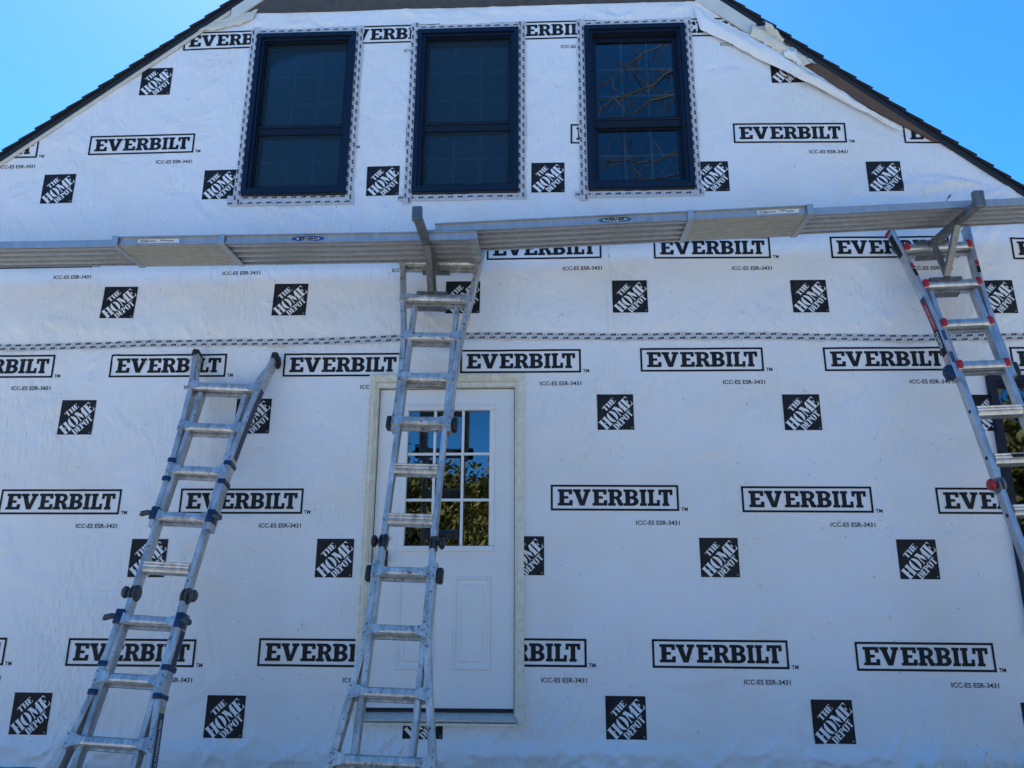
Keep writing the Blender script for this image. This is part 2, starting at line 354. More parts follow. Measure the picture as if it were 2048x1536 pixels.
def disp(x, z, upper):
    """how far the wrap stands off the wall (metres, towards the viewer)"""
    x = np.atleast_1d(np.asarray(x, float)); z = np.atleast_1d(np.asarray(z, float))
    d = .006 + creases(x, z, upper) + .005*vnoise(x*1.3+7, z*1.1+3) + .0022*vnoise(x*4+1, z*3) + .0012*vnoise(x*9+z*6, z*2.5-x*1.5)
    if upper:
        d = d + .010*sstep(2.75, 2.51, z)*sstep(2.36, 2.51, z)
        near = sstep(2.62, 2.40, z)
        d = d + near*.004*ridge(x*7+z*5, z*2.2+x*.6)
        # slanting tension folds under the windows and towards the corners
        d = d + .004*sstep(3.05, 3.35, z)*sstep(3.75, 3.4, z)*np.maximum(0, ridge(x*3.2+z*5, z*1.5-x*1.0+4))
        edge = roof_z(x)-z
        rr = np.hypot(x-4.45, z-3.45); an = np.arctan2(z-3.45, x-4.45)
        d = d + sstep(1.5, .25, rr)*(.020*vnoise(an*9+3, rr*.8)+.004)*sstep(.03, .3, edge)
        d = d + sstep(.30, .08, edge)*(.002+.010*vnoise(x*6+2, z*6))
        d = d + .006*sstep(4.93, 5.1, z)*ridge(x*2.2+9, z*5)
    else:
        d = d + .008*sstep(-.12, -.27, z) + sstep(.0, -.2, z)*.010*ridge(x*4.0+z*2, z*6+x)*.6
        d = d + sstep(-.16, -.24, z)*.012*np.maximum(0, ridge(x*2.3+11, z*9))
        d = d + sstep(2.15, 2.34, z)*.004*ridge(x*5-z*3, z*3+x*.5)
        d = d + .014*np.exp(-((z+.215+.05*vnoise(x*1.1, 3.3))/.035)**2)*(.6+.8*vnoise(x*.9, 8.1))
    return np.maximum(d, .001)

def clip_bm(bm, upper, holes=True, extra=()):
    def bis(co, no, clear):
        bmesh.ops.bisect_plane(bm, geom=bm.verts[:]+bm.edges[:]+bm.faces[:], dist=1e-6, plane_co=co, plane_no=no, clear_outer=clear)
    xs = [v.co.x for v in bm.verts]; zs = [v.co.z for v in bm.verts]
    if not xs: return
    x0, x1, z0, z1 = min(xs), max(xs), min(zs), max(zs)
    if upper:
        off = .060
        bis((-1.343, 0, 5.221-off), (-.8077, 0, 1), True); bis((2.61, 0, 5.086-off), (.8605, 0, 1), True)
    if holes:
        for a, b, c, d in HOLES:
            if b < x0 or a > x1 or d < z0 or c > z1: continue
            bis((a, 0, 0), (1, 0, 0), False); bis((b, 0, 0), (1, 0, 0), False); bis((0, 0, c), (0, 0, 1), False); bis((0, 0, d), (0, 0, 1), False)
            kill = [f for f in bm.faces if a < f.calc_center_median().x < b and c < f.calc_center_median().z < d]
            bmesh.ops.delete(bm, geom=kill, context='FACES')
    for co, no in extra: bis(co, no, True)

# ------------------------------------------------------------------ ground and house shell
gm = bpy.data.materials.new('ground'); gm.use_nodes = True
nt = gm.node_tree; p = nt.nodes['Principled BSDF']; p.inputs['Roughness'].default_value = .95
tc = nt.nodes.new('ShaderNodeTexCoord'); nz = nt.nodes.new('ShaderNodeTexNoise'); nz.inputs['Scale'].default_value = .35; nz.inputs['Detail'].default_value = 9
rp = nt.nodes.new('ShaderNodeValToRGB'); rp.color_ramp.elements[0].color = (.165, .175, .155, 1); rp.color_ramp.elements[1].color = (.30, .295, .285, 1)
rp.color_ramp.elements[0].position = .40; rp.color_ramp.elements[1].position = .60
nt.links.new(tc.outputs['Object'], nz.inputs['Vector']); nt.links.new(nz.outputs[0], rp.inputs[0]); nt.links.new(rp.outputs[0], p.inputs['Base Color'])
MATS['ground'] = gm
g = MB().add([(-600, -600, GROUND), (600, -600, GROUND), (600, 600, GROUND), (-600, 600, GROUND)], [(0, 1, 2, 3)]).build('ground', 'ground')
g['kind'] = 'structure'

house = empty('house', 'gabled house under construction, front wall covered in white printed house wrap', 'house', (RX, 4, GROUND))
HB = Matrix.Translation((-RX, -4, -GROUND))
class HM(MB):
    """mesh given in scene coordinates, parented under the house Empty"""
    def build(s, name, m, parent=None, smooth=False):
        o = MB.build(s, name, m, None, smooth); o.parent = parent or house
        if o.parent is house: o.matrix_parent_inverse = HB
        return o
def hsub(name, label=None):
    o = sub(name, house, label); o.location = Vector((-RX, -4, -GROUND)); return o
HX0, HX1, HY1 = -4.7, 5.9, 9.0
# front wall sheathing with the openings cut out, and closed shell
bm = bmesh.new()
vs = [bm.verts.new((x, 0.0, z)) for x, z in ((HX0, -.32), (HX1, -.32), (HX1, 7), (HX0, 7))]
bm.faces.new(vs)
clip_bm(bm, True)
ret = bmesh.ops.extrude_face_region(bm, geom=bm.faces[:])
for e in ret['geom']:
    if isinstance(e, bmesh.types.BMVert): e.co.y = .14
mb = HM(); mb.frombm(bm); mb.build('front_wall', 'sheathing')
mb = HM(); mb.box(HX0, HX0+.14, .15, HY1, -.3, 2.44); mb.box(HX1-.14, HX1, .15, HY1, -.3, 2.185); mb.build('side_wall', 'sheathing')
mb = HM(); mb.prism([(HX0, -.3), (HX1, -.3), (HX1, 2.187), (RX, RZ-.064), (HX0, 2.442)], HY1-.14, HY1, 'y'); mb.build('rear_wall', 'sheathing')
HM().box(HX0+.15, HX1-.15, .16, HY1-.15, -.12, -.08).build('interior_floor', 'interior')
HM().box(HX0+.15, HX1-.15, .16, HY1-.15, 2.46, 2.66).build('upper_floor', 'interior')
HM().box(HX0+.15, HX1-.15, 3.2, 3.26, -.08, 2.46).build('room_partition', 'interior')
HM().prism([(HX0+.6, 2.66), (HX1-.6, 2.66), (RX+.2, RZ-.4), (RX-.2, RZ-.4)], 3.2, 3.26, 'y').build('attic_partition', 'interior')
HM().box(HX0+.02, HX1-.02, .03, HY1, GROUND-.2, -.33).build('foundation', 'foundation')
# course of rough stones showing under the lower edge of the wrap
fs = hsub('stone_course')
x = HX0
while x < HX1:
    w = rnd.uniform(.16, .34); b = MB(); b.bbox(x+.006, min(x+w, HX1)-.006, -.05-rnd.random()*.02, .03, -.50, -.325-rnd.random()*.02, .018); b.build('stone', 'stone', fs); x += w
x = HX0
while x < HX1:
    w = rnd.uniform(.2, .42); b = MB(); b.bbox(x+.006, min(x+w, HX1)-.006, -.06-rnd.random()*.02, .03, -.79, -.512, .02); b.build('stone', 'stone', fs); x += w

# ------------------------------------------------------------------ house wrap sheets
def grid_sheet(x0, x1, z0, z1, step, upper, zlow=None, zhigh=None):
    """sheet of small quads whose grid lines follow the openings, cut to the roof slope"""
    hs_ = [h for h in HOLES if h[0] < x1 and h[1] > x0 and h[2] < z1 and h[3] > z0]
    def lines(a, b, extra):
        g_ = np.linspace(a, b, int((b-a)/step)+1)
        for e in extra:
            if a < e < b:
                i = np.argmin(np.abs(g_-e)); g_[i] = e
        return np.unique(g_)
    gx = lines(x0, x1, [h[0] for h in hs_]+[h[1] for h in hs_]); gz = lines(z0, z1, [h[2] for h in hs_]+[h[3] for h in hs_])
    X, Z = np.meshgrid(gx, gz); nx, nz = len(gx), len(gz)
    i = np.arange(nx*nz).reshape(nz, nx); fs = np.stack([i[:-1, :-1], i[:-1, 1:], i[1:, 1:], i[1:, :-1]], -1).reshape(-1, 4)
    cxx = ((X[:-1, :-1]+X[1:, 1:])/2).ravel(); czz = ((Z[:-1, :-1]+Z[1:, 1:])/2).ravel(); keep = np.ones(len(cxx), bool)
    for a, b, c, d in hs_: keep &= ~((cxx > a) & (cxx < b) & (czz > c) & (czz < d))
    if upper: keep &= czz < roof_z(cxx)+.05
    fs = fs[keep]
    if zlow: Z = Z+(zlow(X)-z0)*sstep(z0+.25, z0, Z)
    if zhigh: Z = Z+(zhigh(X)-z1)*sstep(z1-.20, z1, Z)
    me = bpy.data.meshes.new('t'); me.from_pydata(np.stack([X.ravel(), np.zeros(X.size), Z.ravel()], 1).tolist(), [], fs.tolist())
    bm = bmesh.new(); bm.from_mesh(me); bpy.data.meshes.remove(me)
    bmesh.ops.delete(bm, geom=[v for v in bm.verts if not v.link_faces], context='VERTS')
    clip_bm(bm, upper, False)
    return bm
def finish_sheet(bm, name, m, upper, parent, off=0.):
    co = np.array([v.co[:] for v in bm.verts]); dy = disp(co[:, 0], co[:, 2], upper)+off
    for v, d in zip(bm.verts, dy): v.co.y = -d
    me = bpy.data.meshes.new(name); bmesh.ops.recalc_face_normals(bm, faces=bm.faces[:])
    if sum(f.normal.y for f in bm.faces) > 0: bmesh.ops.reverse_faces(bm, faces=bm.faces[:])
    bm.to_mesh(me); bm.free(); me.materials.append(MATS[m])
    return link(name, me, parent, True)
wrap_lo = hsub('lower_house_wrap'); wrap_up = hsub('upper_house_wrap')
finish_sheet(grid_sheet(-4.68, 5.88, -.33, 2.387, .0145, False, zlow=lambda X: -.338+.03*vnoise(X*2.1, 1.7)+.018*vnoise(X*6, 4.2)+.045*np.exp(-((X-1.3)/.3)**2), zhigh=lambda X: seam_z(X)+.015), 'sheet', 'wrap', False, wrap_lo)
finish_sheet(grid_sheet(-4.68, 5.88, 2.364, TOPZ, .0145, True, zlow=lambda X: seam_z(X)-.008, zhigh=lambda X: np.full_like(X, TOPZ)+.010*np.sin(X*1.7)), 'sheet', 'wrap', True, wrap_up, .004)
# vertical lap where the two upper rolls overlap
bm = grid_sheet(-.018, .018, 2.40, 3.50, .012, True)
for v in bm.verts: v.co.x += 1.535+.045*(3.47-v.co.z)+.008*math.sin(v.co.z*5)
finish_sheet(bm, 'overlap_strip', 'wrap', True, wrap_up, .0075)

# ------------------------------------------------------------------ printed marks on the wrap
def arc(cx, cy, rx, ry, a0, a1, n=7):
    return [(cx+rx*math.cos(R(a0+(a1-a0)*i/(n-1))), cy+ry*math.sin(R(a0+(a1-a0)*i/(n-1)))) for i in range(n)]
G = {}
G['E'] = [[(0,0),(.86,0),(.88,.34),(.68,.34),(.66,.17),(.38,.17),(.38,.42),(.62,.42),(.62,.58),(.38,.58),(.38,.83),(.64,.83),(.65,.68),(.85,.68),(.84,1),(0,1),(0,.84),(.1,.84),(.1,.16),(0,.16)]]
G['V'] = [[(0,1),(0,.84),(.09,.84),(.40,0),(.68,0),(.97,.84),(1.05,.84),(1.05,1),(.62,1),(.62,.84),(.72,.84),(.56,.33),(.40,.84),(.48,.84),(.48,1)]]
G['R'] = [[(0,0),(.47,0),(.47,.16),(.38,.16),(.38,.41),(.44,.41),(.52,.34),(.60,.08),(.66,0),(.92,0),(.92,.16),(.86,.17),(.78,.36),(.68,.46)]+arc(.54,.725,.32,.275,-50,90)+[(0,1),(0,.84),(.1,.84),(.1,.16),(0,.16)],
          [(.38,.57)]+arc(.50,.70,.11,.135,-85,85,5)+[(.38,.84)]]
G['B'] = [[(0,0)]+arc(.54,.28,.34,.28,-90,55)+[(.70,.53)]+arc(.52,.745,.32,.255,-50,90)+[(0,1),(0,.84),(.1,.84),(.1,.16),(0,.16)],
          [(.38,.16)]+arc(.48,.285,.13,.125,-85,85,5)+[(.38,.41)], [(.38,.58)]+arc(.47,.71,.12,.13,-85,85,5)+[(.38,.84)]]
G['I'] = [[(0,0),(.46,0),(.46,.16),(.37,.16),(.37,.84),(.46,.84),(.46,1),(0,1),(0,.84),(.09,.84),(.09,.16),(0,.16)]]
G['L'] = [[(0,0),(.8,0),(.8,.37),(.61,.37),(.6,.17),(.37,.17),(.37,.84),(.46,.84),(.46,1),(0,1),(0,.84),(.09,.84),(.09,.16),(0,.16)]]
G['T'] = [[(.22,0),(.66,0),(.66,.16),(.58,.16),(.58,.83),(.69,.83),(.70,.66),(.88,.66),(.88,1),(0,1),(0,.66),(.18,.66),(.19,.83),(.30,.83),(.30,.16),(.22,.16)]]
def fill(loops, tris, tf):
    pts = [p for l in loops for p in l]; vs = [tf(a, b) for a, b in pts]
    for t in tessellate_polygon([[Vector((a, b, 0)) for a, b in l] for l in loops]): tris.append([vs[i] for i in t])
def text_tris(s, size, width=None, shear=0., bold=0.):
    cu = bpy.data.curves.new('t', 'FONT'); cu.body = s; cu.size = size; cu.shear = shear; cu.offset = bold; cu.resolution_u = 2; cu.fill_mode = 'FRONT'
    o = bpy.data.objects.new('t', cu); COL.objects.link(o)
    dg = bpy.context.evaluated_depsgraph_get(); me = o.evaluated_get(dg).to_mesh(); me.calc_loop_triangles()
    tr = [[(me.vertices[i].co.x, me.vertices[i].co.y) for i in t.vertices] for t in me.loop_triangles]
    o.evaluated_get(dg).to_mesh_clear(); bpy.data.objects.remove(o); bpy.data.curves.remove(cu)
    xs = [p[0] for t in tr for p in t]; x0, x1 = min(xs), max(xs); k = (width/(x1-x0)) if width else 1
    return [[((a-x0)*k, b) for a, b in t] for t in tr]
LW, LH = .824, .1667
logo = []
bt = .0135
for a, b, c, d in ((0, LW, LH-bt, LH), (0, LW, 0, bt), (0, bt, bt, LH-bt), (LW-bt, LW, bt, LH-bt)):
    logo += [[(a, c), (b, c), (b, d)], [(a, c), (b, d), (a, d)]]
for ch, a, b in (('E', 0, .89), ('V', .90, 1.93), ('E', 2.03, 2.90), ('R', 2.93, 3.83), ('B', 3.85, 4.72), ('I', 4.78, 5.19), ('L', 5.24, 5.95), ('T', 5.88, 6.70)):
    xs = [q[0] for q in G[ch][0]]; k = (b-a)/(max(xs)-min(xs)); s_ = .1055
    fill(G[ch], logo, lambda u, v, a=a, k=k: (.045+(a+u*k)*.1105, .032+v*s_))
logo += [[(LW+.012+a, b+.001) for a, b in t] for t in text_tris('TM', .033, .042, bold=.0006)]
logo += [[(.545+a, -.088+b) for a, b in t] for t in text_tris('ICC-ES ESR-3431', .039, .278, bold=.0006)]
# square mark with stencil lettering running up its diagonal
def stem(x, w=.36, t=.06): return [[(x,0),(x+w,0),(x+w,t),(x+w-.045,t+.02),(x+w-.045,.98-t),(x+w,1-t),(x+w,1),(x,1),(x,1-t),(x+.045,.98-t),(x+.045,t+.02),(x,t)]]
def moon(cx, cy, rx, ry, ix, side):
    s1 = 1 if side > 0 else -1
    o_ = [(cx+s1*(.045+(rx-.045)*math.cos(R(t))), cy+ry*math.sin(R(t))) for t in range(-84, 85, 14)]
    i_ = [(cx+s1*(.045+(ix-.045)*math.cos(R(t))), cy+(ry-.05)*math.sin(R(t))) for t in range(78, -79, -26)]
    return o_+i_
def sten(word):
    out = []; x = 0
    for ch in word:
        if ch == 'H':
            out += [stem(x), stem(x+.48), [[(x+.33,.46),(x+.43,.44),(x+.43,.56),(x+.33,.54)]]]; w = .84
        elif ch == 'O':
            out += [[moon(x+.42, .5, .42, .54, .14, -1)], [moon(x+.42, .5, .42, .54, .14, 1)]]; w = .84
        elif ch == 'M':
            out += [[[(x+.02,0),(x+.22,0),(x+.17,.06),(x+.19,.70),(x+.12,.86),(x+.08,.06)]], [[(x,1),(x+.34,1),(x+.57,.42),(x+.49,.05)]],
                    [[(x+.64,0),(x+1.04,0),(x+1.04,.06),(x+.99,.08),(x+.99,.92),(x+1.04,.94),(x+1.04,1),(x+.80,1),(x+.62,.52),(x+.65,.46),(x+.70,.60),(x+.70,.08),(x+.64,.06)]]]; w = 1.04
        elif ch == 'E':
            out += [stem(x), [[(x+.40,1),(x+.62,1),(x+.64,.66),(x+.55,.90),(x+.40,.94)]], [[(x+.36,.46),(x+.48,.36),(x+.48,.66),(x+.36,.56)]],
                    [[(x+.40,0),(x+.64,0),(x+.68,.34),(x+.57,.10),(x+.40,.06)]]]; w = .66
        elif ch == 'T':
            out += [stem(x+.22), [[(x,1),(x+.19,1),(x+.19,.94),(x+.08,.90),(x+.03,.66),(x,.66)]], [[(x+.61,1),(x+.80,1),(x+.80,.66),(x+.77,.66),(x+.72,.90),(x+.61,.94)]]]; w = .80
        elif ch == 'D':
            out += [stem(x), [moon(x+.36, .5, .44, .5, .16, 1)]]; w = .80
        elif ch == 'P':
            out += [stem(x), [moon(x+.36, .73, .38, .27, .13, 1)]]; w = .72
        x += w+.05
    return out, x-.05
HS = .242
def clip_poly(poly):
    for ax, sg in ((0, 1), (0, -1), (1, 1), (1, -1)):
        res = []
        for i in range(len(poly)):
            a, b = poly[i-1], poly[i]; da = sg*a[ax]-.5*HS+1e-5; db = sg*b[ax]-.5*HS+1e-5
            if (da <= 0) != (db <= 0):
                t = da/(da-db); res.append((a[0]+(b[0]-a[0])*t, a[1]+(b[1]-a[1])*t))
            if db <= 0: res.append(b)
        poly = res
        if not poly: break
    return poly
sq_letters = []; c45 = math.sqrt(.5)
for word, a0, a1, b0, b1 in (('HOME', -.545, .515, -.182, .124), ('THE', -.19, .23, .192, .342), ('DEPOT', -.335, .305, -.392, -.215)):
    pcs, wd = sten(word)
    for pc in pcs:
        tr = []
        fill(pc, tr, lambda u, v: (a0+(a1-a0)*u/wd, b0+(b1-b0)*v))
        for t in tr:
            q = clip_poly([((a*c45-b*c45)*HS, (a*c45+b*c45)*HS) for a, b in t])
            for i in range(1, len(q)-1): sq_letters.append([q[0], q[i], q[i+1]])
sq_back = [[(-HS/2, -HS/2), (HS/2, -HS/2), (HS/2, HS/2)], [(-HS/2, -HS/2), (HS/2, HS/2), (-HS/2, HS/2)]]
dot = [[(HS*.44, -HS*.44)]+[(HS*.44+.007*math.cos(t+k), -HS*.44+.007*math.sin(t+k)) for k in (0, .7)] for t in np.arange(0, 6.3, .7)]
def decal_template(tris, step=.03):
    bm = bmesh.new()
    for t in tris:
        try: bm.faces.new([bm.verts.new((a, 0, b)) for a, b in t])
        except ValueError: pass
    bmesh.ops.remove_doubles(bm, verts=bm.verts[:], dist=1e-6)
    xs = [v.co.x for v in bm.verts]; zs = [v.co.z for v in bm.verts]
    for c in np.arange(min(xs)+step/2, max(xs), step): bmesh.ops.bisect_plane(bm, geom=bm.verts[:]+bm.edges[:]+bm.faces[:], dist=1e-6, plane_co=(c, 0, 0), plane_no=(1, 0, 0))
    for c in np.arange(min(zs)+step/2, max(zs), step): bmesh.ops.bisect_plane(bm, geom=bm.verts[:]+bm.edges[:]+bm.faces[:], dist=1e-6, plane_co=(0, 0, c), plane_no=(0, 0, 1))
    return bm
T_logo, T_sq, T_let, T_dot = [decal_template(t, st_) for t, st_ in ((logo, .03), (sq_back, .0145), (sq_letters, .0145), (dot, .03))]
def decal(T, name, m, x, z, rot, upper, off, parent, extra=(), sc=1.):
    bm = T.copy(); c, s_ = math.cos(rot), math.sin(rot)
    for v in bm.verts: v.co = Vector((x+(v.co.x*c-v.co.z*s_)*sc, 0, z+(v.co.x*s_+v.co.z*c)*sc))
    clip_bm(bm, upper, True, extra)
    if not bm.faces: bm.free(); return
    return finish_sheet(bm, name, m, upper, parent, off)
def place_logo(x, z, rot, upper, extra=()): decal(T_logo, 'printed_wordmark', 'ink', x, z, rot, upper, (.0062 if upper else .0022), wrap_up if upper else wrap_lo, extra, .985 if upper else 1.)
def place_sq(x, z, rot, upper, extra=()):
    par = wrap_up if upper else wrap_lo; o = .004 if upper else 0
    q = decal(T_sq, 'printed_square', 'ink', x, z, rot, upper, o+.0022, par, extra)
    for T, n, m_ , oo in ((T_let, 'square_lettering', 'wrap', .0036), (T_dot, 'square_dot', 'ink_grey', .0036)):
        decal(T, n, m_, x, z, rot, upper, o+oo, par, extra)
for up_, x, z, ro in LOGOS: place_logo(x, z, ro, up_)
for up_, x, z, ro in SQUARES: place_sq(x, z, ro, up_)
for b in (T_logo, T_sq, T_let, T_dot): b.free()

# staples holding the wrap, too many and small to pick apart
st = HM()
SD = np.array(STAPLES); SY = {u_: disp(SD[:, 0], SD[:, 1], u_) for u_ in (True, False)}
for k, (x, z) in enumerate(STAPLES):
    u = z > SEAM; y = -float(SY[u][k])-(.0075 if u else .0035); a = rnd.uniform(-1.2, 1.2); L = .0062
    dx, dz = math.cos(a)*L, math.sin(a)*L; nx, nz = -math.sin(a)*.0013, math.cos(a)*.0013
    st.add([(x-dx-nx, y, z-dz-nz), (x+dx-nx, y, z+dz-nz), (x+dx+nx, y, z+dz+nz), (x-dx+nx, y, z-dz+nz)], [(0, 1, 2, 3)])
o = st.build('staples', 'ink_grey'); o['kind'] = 'stuff'

# ------------------------------------------------------------------ seam and flashing tape
word = text_tris('TYPAR', .0145, .040, shear=.25, bold=.0018)
tri_icon = [[(0, 0), (.009, 0), (.0045, .008)]]
def tape_strip(parent, p0, p1, width, base_off, upper, wob=None, rows=2, follow=True):
    """printed tape from p0 to p1 (x, z) lying on the wrap"""
    p0 = np.array(p0); p1 = np.array(p1); L = float(np.hypot(*(p1-p0))); t = (p1-p0)/L; nrm = np.array((-t[1], t[0]))
    def PV(sv, off):
        """tape coordinates (along, across) to points on the wrap, all at once"""
        sv = np.asarray(sv, float); s_ = np.clip(sv[:, 0], 0, L); q = p0+t*s_[:, None]+nrm*sv[:, 1:2]; x = q[:, 0]; z = q[:, 1]
        if wob: z = wob(x)+sv[:, 1]
        y = -(disp(x, z, upper)+off)
        return np.stack([x, y, z], 1).tolist()
    n = max(2, int(L/.03)); b = MB(); sv = []
    for i in range(n+1):
        e = .0022*math.sin(i*1.7+L*9)+.003*math.sin(i*.31+p0[0]*5)
        for v in (-width/2+e, -width/6, width/6, width/2+e): sv.append((L*i/n, v))
    b.add(PV(sv, base_off), [(i*4+j, i*4+j+1, (i+1)*4+j+1, (i+1)*4+j) for i in range(n) for j in range(3)]); o = b.build('tape_strip', 'tape', parent, True)
    sp_ = .072; sl = .14; ink = []; grey = []
    vs_r = [(-width/2+(k+.5)*width/rows) for k in range(rows)]
    for k, v in enumerate(vs_r):
        s = (k % 2)*sp_/2+.006
        while s < L-.04:
            for tr in word: ink += [(s+a, v+bb-.004+sl*(a-.018)) for a, bb in tr]
            for tr in tri_icon: grey += [(s+.048+a, v-.008+bb) for a, bb in tr]
            s += sp_
    for pts, m_ in ((ink, 'tape_ink'), (grey, 'ink_grey')):
        if pts:
            q = MB(); q.add(PV(pts, base_off+.0018), [(i, i+1, i+2) for i in range(0, len(pts), 3)]); q.build('tape_print', m_, parent)['kind'] = 'stuff'
tp = hsub('seam_tape')
tape_strip(tp, (-4.66, SEAM), (5.7, SEAM), .052, .0085, True, wob=lambda x: seam_z(x))
TO = .012
for (a, b, c, d), bot in zip(WINS, (2, 1, 1)):
    tp = hsub('window_flashing_tape')
    tape_strip(tp, (a-.06, d+.030), (b+.06, d+.034), .046, TO, True, rows=1)
    tape_strip(tp, (a-.028, c-.085), (a-.022, d+.075), .058, TO+.002, True, rows=2)
    tape_strip(tp, (b+.022, c-.06), (b+.026, d+.065), .054, TO+.002, True, rows=2)
    wdt = .085 if bot == 2 else .05
    tape_strip(tp, (a-.10, c-.030-wdt*.22), (b+.06, c-.030-wdt*.22), wdt, TO, True, rows=bot)

# ------------------------------------------------------------------ windows
def window(x0, x1, z0, z1, split, screen, lower_h=1):
    w = hsub('window')
    yf = -.040
    # outer frame with a stepped profile
    def ring(a, b, c, d, t, y0, y1, name, m_):
        q = MB(); q.box(a, b, y0, y1, d-t, d); q.box(a, b, y0, y1, c, c+t); q.box(a, a+t, y0, y1, c+t, d-t); q.box(b-t, b, y0, y1, c+t, d-t)
        return q.build(name, m_, w)
    ring(x0, x1, z0, z1, .036, yf, .05, 'outer_frame', 'window_vinyl')
    ring(x0+.036, x1-.036, z0+.036, z1-.036, .022, yf+.018, .07, 'inner_frame', 'window_vinyl')
    ring(x0+.058, x1-.058, z0+.058, z1-.058, .010, yf+.040, .08, 'stop_bead', 'window_trim')
    MB().box(x0-.012, x1+.012, -.030, -.005, z1+.001, z1+.010).build('head_flashing', 'sticker_white', w)
    MB().box(x0+.004, x1-.004, -.034, -.004, z0-.016, z0-.002).build('bottom_gap', 'rubber', w)
    ix0, ix1, iz0, iz1 = x0+.068, x1-.068, z0+.068, z1-.068
    if not split:
        MB().box(ix0+.002, ix1-.002, .035, .040, iz0+.002, iz1-.002).build('pane', 'window_glass', w); return w
    def sash(c, d, yo, vert, hor, rail, name):
        q = MB(); t = .022
        q.box(ix0, ix1, yo, yo+.03, d-rail, d); q.box(ix0, ix1, yo, yo+.03, c, c+rail); q.box(ix0, ix0+t, yo, yo+.03, c+rail, d-rail); q.box(ix1-t, ix1, yo, yo+.03, c+rail, d-rail)
        q.build(name, 'window_vinyl', w)
        MB().box(ix0+t, ix1-t, yo+.012, yo+.016, c+rail, d-rail).build('pane', 'window_glass', w)
        gq = MB(); W_ = ix1-ix0-2*t; H_ = d-c-2*rail
        for k in range(1, vert+1): xx = ix0+t+W_*k/(vert+1); gq.box(xx-.009, xx+.009, yo+.018, yo+.024, c+rail, d-rail)
        for k in range(1, hor+1): zz = c+rail+H_*k/(hor+1); gq.box(ix0+t, ix1-t, yo+.0185, yo+.0235, zz-.009, zz+.009)
        gq.build('grille', 'grille', w)
    sash(split-.015, iz1, .034, 2, 2, .030, 'upper_sash')
    sash(iz0, split-.017, .0345, 2, 1, .036, 'lower_sash')
    MB().bbox(ix0-.012, ix1+.012, .006, .033, split+.010, split+.034, .005).build('meeting_rail', 'window_trim', w)
    MB().box(ix0, ix1, .012, .033, split-.045, split+.008).build('screen_rail', 'window_trim', w)
    if screen:
        MB().add([(ix0, .024, iz0), (ix1, .024, iz0), (ix1, .024, split-.046), (ix0, .024, split-.046)], [(0, 1, 2, 3)]).build('insect_screen', 'insect_screen', w)
        MB().add([(ix0, .026, split+.035), (ix1, .026, split+.035), (ix1, .026, iz1), (ix0, .026, iz1)], [(0, 1, 2, 3)]).build('insect_screen', 'insect_screen', w)
    return w
window(*WINS[0], 4.075, True); window(*WINS[1], 4.075, True); window(*WINS[2], 4.080, False)
window(*WIN4, None, False)

# ------------------------------------------------------------------ entry door
dr = hsub('entry_door')
YS = .032                                   # slab face
q = MB(); q.box(0, .914, YS, YS+.044, 0.0, .955); q.box(0, .914, YS, YS+.044, 1.925, 2.035); q.box(0, .165, YS, YS+.044, .955, 1.925); q.box(.785, .914, YS, YS+.044, .955, 1.925)
q.build('slab', 'door_paint', dr)
q = MB()
for a, b, c, d in ((.165, .785, 1.888, 1.925), (.165, .785, .955, .990), (.165, .200, .990, 1.888), (.750, .785, .990, 1.888)): q.bbox(a, b, YS-.014, YS+.05, c, d, .007)
q.build('lite_frame', 'door_paint', dr)
gx0, gx1, gz0, gz1 = .200, .750, .990, 1.888; mw = .018
cw = (gx1-gx0-2*mw)/3; chh = (gz1-gz0-2*mw)/3
for k in (1, 2):
    xx = gx0+k*cw+(k-1)*mw; MB().bbox(xx, xx+mw, YS+.004, YS+.03, gz0, gz1, .004).build('muntin', 'door_paint', dr)
for k in (1, 2):
    zz = gz0+k*chh+(k-1)*mw
    for j in range(3): xx = gx0+j*(cw+mw); MB().bbox(xx-.001, xx+cw+.001, YS+.005, YS+.029, zz, zz+mw, .004).build('muntin', 'door_paint', dr)
for i in range(3):
    for j in range(3):
        xx = gx0+j*(cw+mw); zz = gz0+i*(chh+mw); MB().box(xx-.002, xx+cw+.002, YS+.016, YS+.020, zz-.002, zz+chh+.002).build('pane', 'glass', dr)
for a, b in ((.175, .415), (.530, .770)):   # raised panels: a moulding ring round a field
    q = MB(); c, d = .235, .800; rings = [(0, -.0005), (.006, -.012), (.016, -.012), (.026, .006), (.040, .006), (.056, -.008), (.062, -.008)]
    for (i0, y0), (i1, y1) in zip(rings[:-1], rings[1:]):
        A = [(a+i0, YS+y0, c+i0), (b-i0, YS+y0, c+i0), (b-i0, YS+y0, d-i0), (a+i0, YS+y0, d-i0)]; B = [(a+i1, YS+y1, c+i1), (b-i1, YS+y1, c+i1), (b-i1, YS+y1, d-i1), (a+i1, YS+y1, d-i1)]
        for k in range(4): q.add([A[k], A[(k+1) % 4], B[(k+1) % 4], B[k]], [(0, 1, 2, 3)])
    i1, y1 = rings[-1]; q.add([(a+i1, YS+y1, c+i1), (b-i1, YS+y1, c+i1), (b-i1, YS+y1, d-i1), (a+i1, YS+y1, d-i1)], [(0, 1, 2, 3)])
    q.build('raised_panel', 'door_paint', dr)
